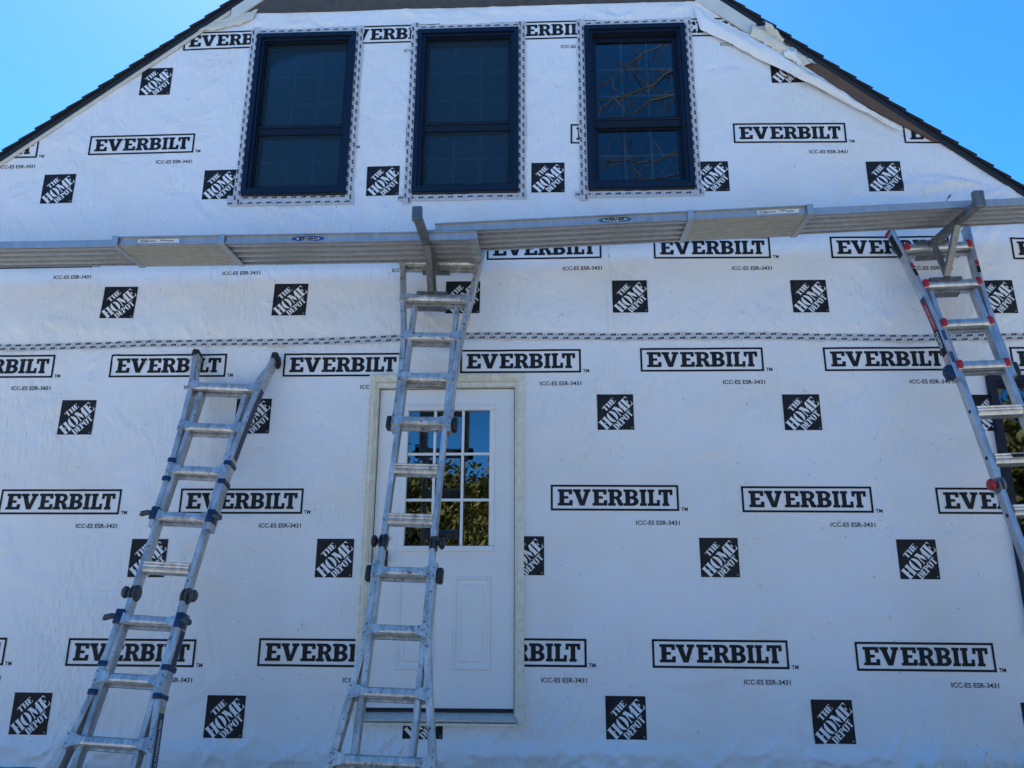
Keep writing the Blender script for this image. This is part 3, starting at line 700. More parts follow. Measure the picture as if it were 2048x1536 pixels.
# jamb, brickmould casing, threshold
q = MB(); q.box(-.028, -.006, -.012, .10, -.03, 2.072); q.box(.920, .942, -.012, .10, -.03, 2.072); q.box(-.006, .920, -.012, .10, 2.042, 2.072); q.build('jamb', 'casing_paint', dr)
q = MB(); q.box(-.006, .000, YS+.01, YS+.05, 0, 2.04); q.box(.914, .920, YS+.01, YS+.05, 0, 2.04); q.box(0, .914, YS+.01, YS+.05, 2.036, 2.041); q.build('weatherstrip', 'sweep', dr)
prof = [(0, .0), (0, -.032), (.012, -.036), (.020, -.030), (.034, -.030), (.040, -.022), (.048, -.018), (.048, 0)]
def casing(pts_fn, L0, L1):
    q = MB(); n = len(prof); q.add([pts_fn(a, y, 0) for a, y in prof]+[pts_fn(a, y, 1) for a, y in prof], [(i, (i+1) % n, n+(i+1) % n, n+i) for i in range(n)]+[tuple(range(n)), tuple(range(n, 2*n))]); q.build('casing', 'casing_paint', dr)
zt_ = 2.128; zb_ = -.062
casing(lambda a, y, e: (-.066+a, y-.006, (zb_ if e == 0 else zt_-a)), 0, 1)
casing(lambda a, y, e: (.980-a, y-.006, (zb_-.01 if e == 0 else zt_-a)), 0, 1)
casing(lambda a, y, e: ((-.066+a if e == 0 else .980-a), y-.0062, zt_-a), 0, 1)
MB().prism([(.09, -.03), (.09, -.004), (.035, -.006), (-.006, -.020), (-.045, -.038), (-.045, -.048), (-.01, -.046), (-.01, -.055), (.09, -.055)], -.018, .932).build('threshold', 'threshold', dr)
MB().box(-.018, .932, -.040, -.0105, -.072, -.057).build('sill_nosing', 'casing_paint', dr)
MB().box(.004, .910, YS-.006, YS+.04, -.004, .016).build('door_sweep', 'sweep', dr)
q = MB(); q.cyl((.072, YS-.014, 1.035), 'y', .030, .026); q.build('deadbolt', 'black_hardware', dr, True)
q = MB(); q.bbox(.046, .098, YS-.012, YS+.002, .845, .965, .010); q.tube([(.072, YS-.006, .905), (.072, YS-.045, .905), (.072, YS-.05, .905)], [.012, .012, .012], 10); q.tube([(.072, YS-.035, .905), (.072, YS-.045, .905), (.072, YS-.062, .905), (.072, YS-.075, .905)], [.014, .028, .029, .016], 14)
q.build('door_knob', 'black_hardware', dr, True)

# ------------------------------------------------------------------ roof, rake, bare boards and torn wrap
roof = hsub('roof')
YR0, YR1 = -.032, HY1+.3
for side, (ex, ez) in ((-1, (-5.15, 5.221+.8077*(-5.15+1.343))), (1, (6.35, 5.086-.8605*(6.35-2.61)))):
    d2 = Vector((ex-RX, 0, ez-RZ)); L = d2.length; d2.normalize(); n2 = Vector((-d2.z, 0, d2.x)) if side > 0 else Vector((d2.z, 0, -d2.x))
    if n2.z < 0: n2 = -n2
    top = Vector((RX, 0, RZ))
    def slab(s0, s1, h00, h01, h10, h11, y0, y1, name, m_, par):
        """slab along the slope: heights below/above roof line at both ends"""
        q = MB(); vs = []
        for y in (y0, y1):
            for s_, lo, hi in ((s0, h00, h01), (s1, h10, h11)):
                for h in (lo, hi): p_ = top+d2*s_+n2*h; vs.append((p_.x, y, p_.z))
        q.add(vs, [(0, 2, 3, 1), (4, 5, 7, 6), (0, 1, 5, 4), (2, 6, 7, 3), (0, 4, 6, 2), (1, 3, 7, 5)]); return q.build(name, m_, par)
    slab(0, L, -.045, -.024, -.045, -.024, YR0+.02, YR1, 'roof_deck', 'old_board', roof)
    slab(0, L, -.058, -.0235, -.058, -.0235, YR0, YR0+.014, 'drip_edge', 'drip_edge', roof)
    k = 0; s_ = 0
    while s_ < L:
        e = .143+rnd.uniform(-.006, .006); j = rnd.uniform(-.004, .004)
        slab(s_, min(s_+e+.03, L+.03), -.022, -.012+j*.3, -.013, .006+j*.5, YR0-.016+rnd.uniform(-.004, .004), YR1, 'shingle_course', 'shingle', roof); s_ += e
    slab(-.02, .16, .004, .014, .002, .012, YR0-.018, YR1, 'ridge_cap', 'shingle', roof)
# weathered boards left bare above the wrap
bz = TOPZ-.02
for k in range(9):
    z0 = bz+k*.14; z1 = z0+.136
    def lim(z): return (-1.343+(z+.09-5.221)/.8077, 2.61-(z+.09-5.086)/.8605)
    a0, b0 = lim(z0); a1, b1 = lim(z1)
    if b1-a1 < .2: break
    yb = -.006-.004*rnd.random()
    MB.prism(q := HM(), [(a0, z0), (b0, z0), (b1, z1), (a1, z1)], yb-.012, -.001, 'y'); q.build('sheathing_board', 'old_board')
# painted rake boards: short lengths left in place near the top
def rake_board(x0, x1, lo, hi, y0, y1, m_, name, side, cut=True):
    zr = (lambda x: 5.221+.8077*(x+1.343)) if side < 0 else (lambda x: 5.086-.8605*(x-2.61))
    q = HM(); q.prism([(x0, zr(x0)-hi), (x1, zr(x1)-hi), (x1-(.055*side if cut else 0), zr(x1-(.055*side if cut else 0))-lo), (x0-.055*side if cut else x0, zr(x0-.055*side if cut else x0)-lo)], y0, y1, 'y')
    return q.build(name, m_)
rake_board(1.2, 2.760, .225, .078, -.029, -.012, 'trim_paint', 'rake_board', 1)
rake_board(-1.33, -.2, .20, .078, -.029, -.012, 'trim_paint', 'rake_board', -1, False)
HM().prism([(2.80, 5.086-.8605*.19-.078), (3.98, 5.086-.8605*1.37-.070), (3.93, 5.086-.8605*1.32-.105), (3.55, 5.086-.8605*.94-.175), (3.05, 5.086-.8605*.44-.245), (2.84, 5.086-.8605*.23-.25)], -.029, -.014, 'y').build('rake_backer_board', 'brown_board')
rake_board(-4.6, -1.34, .112, .066, -.0225, -.016, 'wrap_old', 'rake_underlayment', -1, False)

def cloth(name, m_, lo, hi, sag, nu=60, nv=8, seed=0, yb=-.03, jag=0.):
    """strip of loose wrap between two polylines (x, z), standing off the wall"""
    def samp(pl, t):
        d = [0]
        for a, b in zip(pl[:-1], pl[1:]): d.append(d[-1]+math.dist(a, b))
        s_ = t*d[-1]
        for i in range(len(pl)-1):
            if s_ <= d[i+1]+1e-9:
                k = (s_-d[i])/(d[i+1]-d[i]); return [pl[i][j]+(pl[i+1][j]-pl[i][j])*k for j in range(2)]
        return pl[-1]
    q = HM(); vs = []
    for i in range(nu+1):
        t = i/nu; A = samp(lo, t); B = samp(hi, t)
        for j in range(nv+1):
            v = j/nv; x = A[0]+(B[0]-A[0])*v; z = A[1]+(B[1]-A[1])*v
            out = sag*math.sin(math.pi*min(1, v*1.1))*(.6+.8*float(vnoise(t*5+seed, 2.2+seed)+.5))
            y = yb-out-.010*float(vnoise(t*14+seed, v*2.5+seed))-.006*float(vnoise(t*40, v*5+seed))
            y -= .006*float(ridge(t*11+v*2.5+seed, v*2.0+t*3)); z += .012*float(vnoise(t*18+seed*3, v*.4))
            if jag and j in (0, nv): z += crnd.uniform(-jag, jag); x += crnd.uniform(-jag, jag)*.5
            vs.append((x, y, z))
    q.add(vs, [(i*(nv+1)+j, (i+1)*(nv+1)+j, (i+1)*(nv+1)+j+1, i*(nv+1)+j+1) for i in range(nu) for j in range(nv)])
    return q.build(name, m_, None, True)
cloth('loose_wrap_flap', 'wrap', [(2.296, 5.018), (2.331, 4.835), (2.475, 4.745), (2.829, 4.505), (3.038, 4.372), (3.243, 4.235), (3.51, 4.05), (3.66, 3.945), (3.72, 3.925)],
      [(2.298, 5.06), (2.444, 4.925), (2.646, 4.80), (2.907, 4.635), (3.043, 4.505), (3.311, 4.275), (3.509, 4.105), (3.66, 3.985), (3.725, 3.935)], .022, 90, 10, yb=-.040, seed=1)
cloth('torn_wrap_shred', 'wrap_old', [(2.70, 4.76), (2.80, 4.68), (2.90, 4.60), (3.00, 4.52), (3.06, 4.47)], [(2.72, 4.86), (2.82, 4.83), (2.92, 4.70), (3.03, 4.62), (3.16, 4.495)], .035, 30, 8, 4, yb=-.046, jag=.012)
cloth('torn_wrap_shred', 'wrap_old', [(2.80, 4.78), (2.86, 4.72), (2.92, 4.66)], [(2.80, 4.87), (2.86, 4.835), (2.94, 4.70)], .05, 16, 8, 9, yb=-.055, jag=.014)
cloth('torn_wrap_shred', 'wrap', [(2.92, 4.56), (3.0, 4.50), (3.05, 4.44)], [(2.93, 4.62), (3.02, 4.61), (3.05, 4.46)], .03, 16, 8, 14, yb=-.065, jag=.010)
cloth('torn_wrap_shred', 'wrap_old', [(-1.60, 4.955), (-1.40, 4.965), (-1.15, 5.05)], [(-1.58, 4.97), (-1.40, 5.06), (-1.12, 5.15)], .004, 24, 6, 21, yb=-.020)

# ------------------------------------------------------------------ ladders
SPC = .3055
def frame(top, lean, side):
    zax = Vector((math.sin(side)*math.cos(lean), math.sin(lean), math.cos(lean)*math.cos(side))); xax = Vector((math.cos(side), 0, -math.sin(side)))
    yax = zax.cross(xax); L = (top[2]-GROUND)/zax.z; base = Vector(top)-zax*L
    M = Matrix.Translation(base) @ Matrix((xax, yax, zax)).transposed().to_4x4()
    return M, L
RUNG_OUT = [(-.049, -.024), (-.052, -.014), (-.050, .010), (-.042, .017), (.040, .017), (.040, -.042), (.036, -.046), (.004, -.046), (.004, -.018), (-.010, -.018), (-.010, -.034), (-.040, -.034)]
RUNG_IN = [(-.034, -.028), (-.041, -.020), (-.036, -.012), (-.042, -.003), (-.036, .006), (-.041, .014), (-.032, .021), (.030, .021), (.030, -.040), (-.026, -.040)]
def interp(tab, k):
    if k <= tab[0][0]: return tab[0][1]
    for (a, u), (b, v) in zip(tab[:-1], tab[1:]):
        if a <= k <= b: return u+(v-u)*(k-a)/(b-a)
    return tab[-1][1]
def ladder(label, top, lean, side, up_tab, lo_tab, in_w, in_top, in_bot, hinge, up_rungs, in_rungs, lo_rungs, alu, style, group):
    M, L = frame(top, lean, side)
    root = empty('multi_position_ladder', label, 'ladder', group=group); root.matrix_world = M
    Z = lambda k: L-k*SPC
    RW, RD = (.034, .084) if style != 'right' else (.029, .074); IW, ID = (.031, .070) if style != 'right' else (.028, .066)
    for tab in (up_tab, lo_tab):
        k0, k1 = tab[0][0], tab[-1][0]
        ks = sorted(set(np.linspace(k0, k1, 26).tolist()+[t[0] for t in tab]))
        for s_ in (-1, 1):
            # ease the flare so the rail bends smoothly
            def hw(k): return sum(interp(tab, min(max(k+dk, k0), k1)) for dk in (-.35, -.15, 0, .15, .35))/10
            pth = [(s_*(hw(k)-RW/2), 0, max(Z(k), .012)) for k in ks]
            MB().sweep(pth, RW, RD, ch=.006).build('outer_rail', alu, root)
    for s_ in (-1, 1):
        xx = s_*(in_w/2-IW/2)
        MB().sweep([(xx, .002, Z(in_top)), (xx, .002, Z(hinge)+.035)], IW, ID, ch=.005).build('inner_rail', alu, root)
        MB().sweep([(xx, .002, Z(hinge)-.035), (xx, .002, max(Z(in_bot), .05))], IW, ID, ch=.005).build('inner_rail', alu, root)
    def outer_rung(k, tab):
        h = interp(tab, k)/2; z = Z(k); q = MB()
        q.prism([(a, z+b) for a, b in RUNG_OUT], -h+RW-.002, h-RW+.002)
        if style != 'right':
            for s_ in (-1, 1):      # swaged bracket spreading onto the rail face
                x1 = s_*(h-RW*.5); x0 = s_*(h-RW-.052); f = -.044-.0065
                q.add([(x0, f-.004, z-.022), (x0, f-.004, z+.011), (x1, f, z+.034), (x1, f, z-.042), (x0, -.036, z-.022), (x0, -.036, z+.011), (x1, -.042, z+.034), (x1, -.042, z-.042),
                       (s_*(h-.001), f+.001, z+.034), (s_*(h-.001), f+.001, z-.042), (s_*(h-.001), -.042, z+.034), (s_*(h-.001), -.042, z-.042)],
                      [(0, 1, 2, 3), (1, 5, 6, 2), (0, 3, 7, 4), (3, 2, 8, 9), (8, 10, 11, 9), (2, 6, 10, 8), (3, 9, 11, 7), (4, 5, 1, 0)])
        rg = q.build('rung', alu, root)
        if style == 'right':
            for s_ in (-1, 1): MB().bbox(min(s_*(h-RW+.004), s_*(h-RW-.026)), max(s_*(h-RW+.004), s_*(h-RW-.026)), -.059, -.008, z-.032, z+.023, .010).build('rung_end_cap', 'red_plastic', rg, True)
        else:
            q = MB()
            for s_ in (-1, 1):
                for dz in (-.026, .019): q.cyl((s_*(h-RW*.42), -.0525, z+dz), 'y', .0048, .004, 8)
            q.build('rivets', 'jack_steel', rg)
    def inner_rung(k):
        q = MB(); h = in_w/2-IW; q.prism([(a, Z(k)+b) for a, b in RUNG_IN], -h-.001, h+.001)
        rg = q.build('rung', alu, root)
        return rg
    for k in up_rungs: outer_rung(k, up_tab)
    for k in lo_rungs: outer_rung(k, lo_tab)
    irs = [inner_rung(k) for k in in_rungs]
    # hinges at mid-height
    for s_ in (-1, 1):
        h = sub('hinge', root); x = s_*(in_w/2-IW/2); z = Z(hinge)
        q = MB(); q.bbox(x-.011, x+.011, -.024, .028, z-.085, z+.085, .006); q.build('hinge_plate', 'grey_plastic' if style == 'left' else 'jack_steel', h)
        q = MB(); q.cyl((x+.012, .0, z), 'x', .050, .016, 24); q.cyl((x-.012, .0, z-.004), 'x', .046, .016, 24); q.build('hinge_disc', 'grey_plastic' if style == 'left' else ('black_plastic' if style == 'center' else 'jack_steel'), h, True)
        xk = x+s_*.048
        q = MB(); q.cyl((xk, -.012, z), 'x', .034, .030, 20, .3); q.tube([(x, -.012, z), (xk, -.012, z)], [.012, .012], 8); q.build('hinge_knob', {'left': 'grey_plastic', 'center': 'black_plastic', 'right': 'red_plastic'}[style], h, True)
    def knob_lock(k, tab, m_):
        for s_ in (-1, 1):
            x = s_*(interp(tab, k)/2+.018); z = Z(k); q = MB(); q.bbox(x-.017, x+.017, -.038, .026, z-.042, z+.042, .014)
            q.bbox(x-.012, x+.012, -.050, -.034, z-.028, z+.028, .008); q.cyl((x, -.050, z), 'y', .011, .010, 10); q.build('lock_knob', m_, root, True)
    def collar(k, tab, m_, hgt=.030):
        for s_ in (-1, 1):
            x = s_*(interp(tab, k)/2-RW/2); z = Z(k)
            MB().bbox(x-.023, x+.023, -.051, .050, z-hgt/2, z+hgt/2, .006).build('rail_collar', m_, root)
    def lever(k, tab, m_):
        for s_ in (-1, 1):
            x = s_*(interp(tab, k)/2); z = Z(k); lk = sub('lever_lock', root)
            MB().bbox(min(x-s_*.040, x+s_*.004), max(x-s_*.040, x+s_*.004), -.056, .02, z-.038, z+.044, .008).build('lock_body', 'navy_plastic', lk, True)
            q = MB(); q.tube([(x-s_*.012, -.040, z+.006), (x+s_*.020, -.050, z+.002), (x+s_*.046, -.058, z-.010), (x+s_*.054, -.056, z-.022)], [.012, .016, .018, .010], 10); q.cyl((x-s_*.018, -.050, z+.008), 'y', .011, .012, 10); q.build('lock_lever', m_, lk, True)
    def foot(k, tab):
        for s_ in (-1, 1):
            x = s_*(interp(tab, k)/2-RW/2); MB().bbox(x-.026, x+.026, -.05, .05, -.004, .06, .012).build('rubber_foot', 'rubber', root, True)
    foot(lo_tab[-1][0], lo_tab)
    if style == 'center':
        knob_lock(up_rungs[-1]+.05, up_tab, 'black_plastic'); knob_lock(lo_rungs[0]+.05, lo_tab, 'black_plastic')
    if style == 'left':
        for k in (2,): collar(k-.17, up_tab, 'navy_plastic'); collar(k+.24, up_tab, 'navy_plastic')
        for k in (6,): collar(k-.20, lo_tab, 'navy_plastic'); collar(k+.27, lo_tab, 'navy_plastic')
        lever(3, up_tab, 'grey_plastic'); lever(5, lo_tab, 'grey_plastic')
        for s_ in (-1, 1):
            x = s_*(interp(up_tab, up_tab[0][0])/2-RW/2); z = Z(up_tab[0][0])
            q = MB(); q.bbox(x-.022, x+.022, -.046, .046, z-.02, z+.035, .014); q.cyl((x, .030, z-.01), 'x', .040, .040, 18, .2); q.build('top_cap', 'rubber', root, True)
            # diagonal stay from top rung to rail
            h0 = interp(up_tab, 0)/2
            q = MB(); q.tube([(s_*(h0-.055), -.034, Z(0)+.012), (s_*(h0-.03), -.03, Z(-.3)), (s_*(interp(up_tab, -.52)/2-.03), -.026, Z(-.52))], [.008, .010, .007], 8); q.build('stay', alu, root, True)
    if style == 'right':
        lk = sub('lever_lock', root); x = -interp(up_tab, 3)/2; z = Z(3.12)
        q = MB(); q.bbox(x-.034, x+.002, -.030, .036, z-.045, z+.045, .012); q.cyl((x-.03, .0, z), 'x', .030, .022, 16); q.build('lock_body', 'navy_plastic', lk, True)
        x = -x; q = MB(); q.bbox(x-.002, x+.034, -.030, .036, z-.045, z+.045, .012); q.build('lock_body', 'black_plastic', lk, True)
        for s_ in (-1, 1):
            x = s_*(interp(up_tab, up_tab[0][0])/2-RW/2); z = Z(up_tab[0][0]); MB().bbox(x-.018, x+.018, -.040, .040, z-.004, z+.016, .006).build('top_cap', 'red_plastic', root, True)
        q = MB()
        for s_ in (-1, 1):
            for k in (4.0, 4.98, 6.1, 7.1): q.cyl((s_*(in_w/2), .0, Z(k)), 'x', .012, .004, 12)
        q.build('lock_hole', 'rubber', root)
    return root, M, Z, irs

# left ladder
lt_up = [(-.82, .585), (0, .485), (1, .425), (2, .383), (3.25, .378)]; lt_lo = [(4.85, .378), (6.3, .384), (7, .462), (8, .555), (9.62, .70)]
lad1, M1, Z1, ir1 = ladder('scuffed aluminium folding ladder with navy locks leaning on the wall left of the door', (-.999, -.15, 2.005), R(17.8), .051, lt_up, lt_lo, .330, .18, 9.3, 4.52,
                     (0, 1, 2, 3), (4,), (5, 6, 7, 8, 9), 'alu', 'left', 'folding ladders leaning on the wall')
# centre ladder
ct_up = [(-.62, .60), (0, .560), (1, .488), (2, .400), (3, .366), (4.22, .364)]; ct_lo = [(6.83, .356), (8.15, .350), (9, .424), (10, .520), (11, .61), (12.43, .73)]
lad2, M2, Z2, ir2 = ladder('paint-spattered aluminium folding ladder with black knobs standing in front of the door', (.415, -.15, 2.880), R(15.0), .033, ct_up, ct_lo, .314, 1.22, 12.0, 6.46,
                     (0, 1, 2, 3, 4), (5, 6), (7, 8, 9, 10, 11), 'alu_dirty', 'center', 'folding ladders leaning on the wall')
# right ladder
rt_up = [(-.50, .545), (0, .488), (1, .416), (2, .366), (3.3, .360)]; rt_lo = [(7.55, .360), (8.6, .37), (10, .48), (12.55, .70)]
lad3, M3, Z3, ir3 = ladder('clean grey folding ladder with red rung caps at the right edge of the wall', (3.756, -.15, 2.940), R(14.0), -.036, rt_up, rt_lo, .312, 1.18, 12.3, 5.52,
                     (0, 1, 2, 3), (4, 5, 6, 7), (8, 9, 10, 11), 'alu_clean', 'right', 'folding ladders leaning on the wall')

# stickers on the ladders
def rail_sticker(root, Z, tab, s_, face, k0, k1, m_, d0=-.030, d1=.030, off=.0014, name='sticker'):
    """flat sticker on the outer face of a rail between rung positions k0 and k1"""
    q = MB(); n = 6; vs = []
    for i in range(n+1):
        k = k0+(k1-k0)*i/n; hw = sum(interp(tab, min(max(k+dk, tab[0][0]), tab[-1][0])) for dk in (-.35, -.15, 0, .15, .35))/10
        x = s_*(hw+off)
        vs += [(x, d0, Z(k)), (x, d1, Z(k))]
    q.add(vs, [(2*i, 2*i+1, 2*i+3, 2*i+2) for i in range(n)]); return q.build(name, m_, root)
def rail_text(root, Z, tab, s_, k0, k1, txt, m_, d, size, off=.0026, flip=False):
    """lettering running up the rail from k1 (low) to k0 (high)"""
    L = (k1-k0)*SPC; q = MB()
    for t in text_tris(txt, size, L, shear=.2, bold=.0008):
        vs = []
        for a, b in t:
            z = Z(k1)+a; k = k1-a/SPC
            if flip: z = Z(k0)-a; k = k0+a/SPC
            hw = sum(interp(tab, min(max(k+dk, tab[0][0]), tab[-1][0])) for dk in (-.35, -.15, 0, .15, .35))/10
            vs.append((s_*(hw+off), d-b if not flip else d+b, z))
        q.add(vs, [(0, 1, 2)])
    return q.build('lettering', m_, root)
rail_sticker(lad1, Z1, lt_lo, 1, 0, 6.52, 8.6, 'sticker_navy'); rail_text(lad1, Z1, lt_lo, 1, 6.62, 7.42, 'MULTI-POSITION PRO', 'sticker_white', .012, .032)
rail_sticker(lad1, Z1, lt_lo, 1, 0, 6.40, 6.52, 'sticker_yellow')
rail_sticker(lad1, Z1, lt_up, 1, 0, .0, 1.7, 'sticker_navy', -.026, .032); rail_sticker(lad1, Z1, lt_lo, 1, 0, 5.15, 5.75, 'sticker_navy', -.024, .030); rail_sticker(lad1, Z1, lt_lo, 1, 0, 5.08, 5.15, 'sticker_pink', -.024, .030)
rail_sticker(lad1, Z1, lt_up, 1, 0, 1.70, 1.80, 'sticker_yellow', -.03, .03)
rail_sticker(lad3, Z3, rt_up, -1, 0, -.40, .18, 'ink', -.026, .026); rail_sticker(lad3, Z3, rt_up, -1, 0, 1.42, 2.12, 'sticker_red', -.026, .026)
rail_sticker(lad3, Z3, rt_up, -1, 0, 1.30, 1.42, 'sticker_navy', -.026, .026); rail_sticker(lad3, Z3, rt_up, -1, 0, 2.12, 2.72, 'ink', -.026, .026); rail_sticker(lad3, Z3, rt_up, -1, 0, 2.72, 2.85, 'sticker_pink', -.026, .026)
rail_text(lad3, Z3, rt_up, -1, 1.50, 2.06, 'Little Giant', 'sticker_pink', -.010, .034, flip=True)
rail_text(lad3, Z3, rt_up, -1, 2.16, 2.54, 'LEVELER', 'sticker_white', -.012, .040, flip=True)
def inner_face_sticker(root, Z, tab, s_, k0, k1, m_):
    q = MB(); vs = []
    for k in (k0, k1):
        x = s_*(interp(tab, k)/2-.030); f = -.0385
        vs += [(x+s_*.003, f, Z(k)), (x+s_*.026, f, Z(k))]
    q.add(vs, [(0, 1, 3, 2)]); q.build('sticker', m_, root)
for s_ in (-1, 1): inner_face_sticker(lad3, Z3, rt_up, s_, .45, .58, 'sticker_red'); inner_face_sticker(lad3, Z3, rt_up, s_, .60, .78, 'ink')
for k0, k1, m_ in ((2.18, 2.42, 'grey_plastic'), (2.45, 2.68, 'sticker_pink'), (2.70, 2.95, 'grey_plastic')): inner_face_sticker(lad3, Z3, rt_up, -1, k0, k1, m_)
for (r_, k) in zip(ir3[1:], (5, 6)):      # printed band on two rungs
    for x0, x1, m_ in ((-.035, .03, 'ink'), (.03, .115, 'sticker_red')): MB().box(x0, x1, -.0432, -.0422, Z3(k)-.012, Z3(k)+.009).build('sticker', m_, r_)

# ------------------------------------------------------------------ ladder jacks
def jack(label, M, Z, arm_root, arm_tip, stop, width=.20):
    """bracket hooked on the two top rungs, its arm carrying the planks; M places the ladder"""
    root = empty('ladder_jack', label, 'ladder jack', arm_root, 'ladder jacks carrying the planks')
    W = lambda x, y, z: tuple(M @ Vector((x, y, z))-Vector(arm_root))
    xo = (M.inverted() @ Vector(arm_root)).x
    A = Vector((0, 0, 0)); B = Vector(arm_tip)-Vector(arm_root); wd = Vector((1, 0, 0))
    MB().sweep([A+Vector((0, .05, -.004)), B], .052, .042, wd, .004).build('arm', 'jack_steel', root)
    u = B.normalized()
    MB().bbox(B.x-.031, B.x+.031, B.y-.030, B.y+.006, B.z-.030, B.z+stop, .007).build('end_stop', 'jack_steel', root)
    lowr = Vector(W(xo, -.072, Z(1)+.035))
    mid = A+B*.50
    MB().sweep([mid+Vector((.008, 0, -.012)), lowr+Vector((-.006, -.012, -.012))], .040, .026, wd, .003).build('brace', 'jack_steel', root)
    MB().sweep([A+Vector((-.012, 0, -.01)), lowr+Vector((.016, .012, -.02))], .030, .028, wd, .003).build('post', 'jack_steel', root)
    for k in (0, 1):
        q = MB(); z = Z(k); x0, x1 = xo-width/2, xo+width/2
        prof_ = [(-.064, .000), (-.064, .024), (-.058, .030), (.020, .030), (.020, .025), (-.057, .025), (-.057, .000)]
        n = len(prof_); q.add([W(x0, a, z+b) for a, b in prof_]+[W(x1, a, z+b) for a, b in prof_], [(i, (i+1) % n, n+(i+1) % n, n+i) for i in range(n)]+[(0, 1, 2, 3, 4, 5, 6), (13, 12, 11, 10, 9, 8, 7)])
        q.build('rung_hook', 'jack_steel', root)
        q = MB(); pr_ = [(.0, -.060), (.038, -.066), (.038, -.059), (.0, -.053)]
        q.add([W(x0+.004, a, z+b) for a, b in pr_]+[W(x1-.004, a, z+b) for a, b in pr_], [(i, (i+1) % 4, 4+(i+1) % 4, 4+i) for i in range(4)]+[(3, 2, 1, 0), (4, 5, 6, 7)])
        q.build('hook_plate', 'jack_steel', root)
    q = MB()
    for p_ in (mid+Vector((.03, 0, -.02)), lowr+Vector((.03, 0, -.02)), A+Vector((.03, 0, -.012))): q.cyl(p_, 'x', .009, .02, 10)
    q.build('bolts', 'jack_steel', root)
    return root
jack('steel ladder jack on the central ladder holding up both plank ends', M2, Z2, (.385, -.235, 2.832), (.358, -.800, 2.900), .060)
jack('steel ladder jack on the red-capped ladder with dark triangular bracket', M3, Z3, (3.715, -.235, 2.955), (3.785, -.630, 3.012), .080)

# ------------------------------------------------------------------ extension planks
def plank(label, xa, xb, ya, za, zb, half, out_x0, out_x1, panel_x0, panel_x1, flip):
    """two-part aluminium plank from xa to xb; za/zb underside heights at both ends"""
    root = empty('extension_plank', label, 'plank', (xa, ya, za), 'extension planks on the ladder jacks')
    root.rotation_euler = (0, -math.atan2(zb-za, xb-xa), 0)
    L = xb-xa; X = lambda x: (x-xa)
    def corr(x0, x1, hw, zd, zt, n, dep, name, m_, slope=.004, rib=.24):
        """deck whose underside is ribbed lengthwise"""
        pr_ = [(-hw, zt), (-hw, zd)]; w = 2*hw/n
        for i in range(n):
            c = -hw+w*(i+.5); k_ = rib*w; pr_ += [(c-k_, zd), (c-k_+slope, zd-dep), (c+k_-slope, zd-dep), (c+k_, zd)]
        pr_ += [(hw, zd), (hw, zt)]; q = MB(); q.prism(pr_[::-1], x0, x1); return q.build(name, m_, root)
    o0, o1 = X(out_x0), X(out_x1)
    # wide section with outward C channels
    corr(o0, o1, half-.016, .036, .052, 4, .031, 'deck', 'plank_alu')
    for s_ in (-1, 1):
        q = MB(); y0 = s_*(half-.016); f = s_*half
        pr_ = [(y0, 0), (f, 0), (f, .005), (y0+s_*.004, .005), (y0+s_*.004, .051), (f+s_*.006, .051), (f+s_*.006, .057), (y0, .057)]
        q.prism(pr_, o0, o1); q.build('side_rail', 'plank_alu', root)
    i0, i1 = (0, o0) if X(panel_x0)-o0 < o1-X(panel_x1) else (o1, L)
    corr(i0-.02 if i0 > 0 else 0, i1+.02 if i0 == 0 else L, half-.030, .031, .046, 4, .028, 'extension_deck', 'plank_alu')
    for s_ in (-1, 1):
        q = MB(); a, b = sorted((s_*(half-.030), s_*(half-.020))); q.box(i0, i1, a, b, .001, .047); q.build('extension_side_rail', 'plank_alu', root)
    corr(X(panel_x0), X(panel_x1), half-.018, .006, .014, 9, .008, 'underside_panel', 'plank_deck', .001, .40)
    for x in (X(panel_x0), X(panel_x1)):
        q = MB(); q.bbox(x-.020, x+.020, -half-.004, half+.004, -.006, .002, .002)
        for s_ in (-1, 1): a, b = sorted((s_*(half+.001), s_*(half+.0085))); q.bbox(x-.020, x+.020, a, b, -.005, .061, .002)
        br = q.build('cross_strap', 'plank_alu', root)
    e = o1 if i0 == 0 else o0
    MB().bbox(e-.05, e+.002 if i0 == 0 else e+.05, -half, half, .008, .016, .002).build('end_strap', 'plank_alu', root)
    # maker's badge and label on the front face
    yb = -(half-.016)-.0046
    def flat(x, z, w, h, m_, name, off=0., ell=False):
        q = MB()
        if ell: n = 24; q.add([(x+w/2*math.cos(2*math.pi*i/n), yb-off, z+h/2*math.sin(2*math.pi*i/n)) for i in range(n)], [tuple(range(n))])
        else: q.add([(x-w/2, yb-off, z-h/2), (x+w/2, yb-off, z-h/2), (x+w/2, yb-off, z+h/2), (x-w/2, yb-off, z+h/2)], [(0, 1, 2, 3)])
        return q.build(name, m_, root)
    return root, X, flat, yb
def badge(pl, x, z, flip, m_):
    root, X, flat, yb = pl; xx = X(x)
    flat(xx, z, .215, .038, m_, 'badge', .0008, True); flat(xx, z-.001, .150, .024, 'sticker_white', 'badge_band', .0016, True)
    tr = text_tris('WERNER', .024, .128, shear=.15, bold=.0014); q = MB()
    for t in tr:
        vs = []
        for a, b in t:
            u, v = a-.064, b-.008
            if flip: u, v = -u, -v
            vs.append((xx+u, yb-.0026, z+v))
        q.add(vs, [(0, 1, 2)])
    q.build('lettering', 'ink', root)
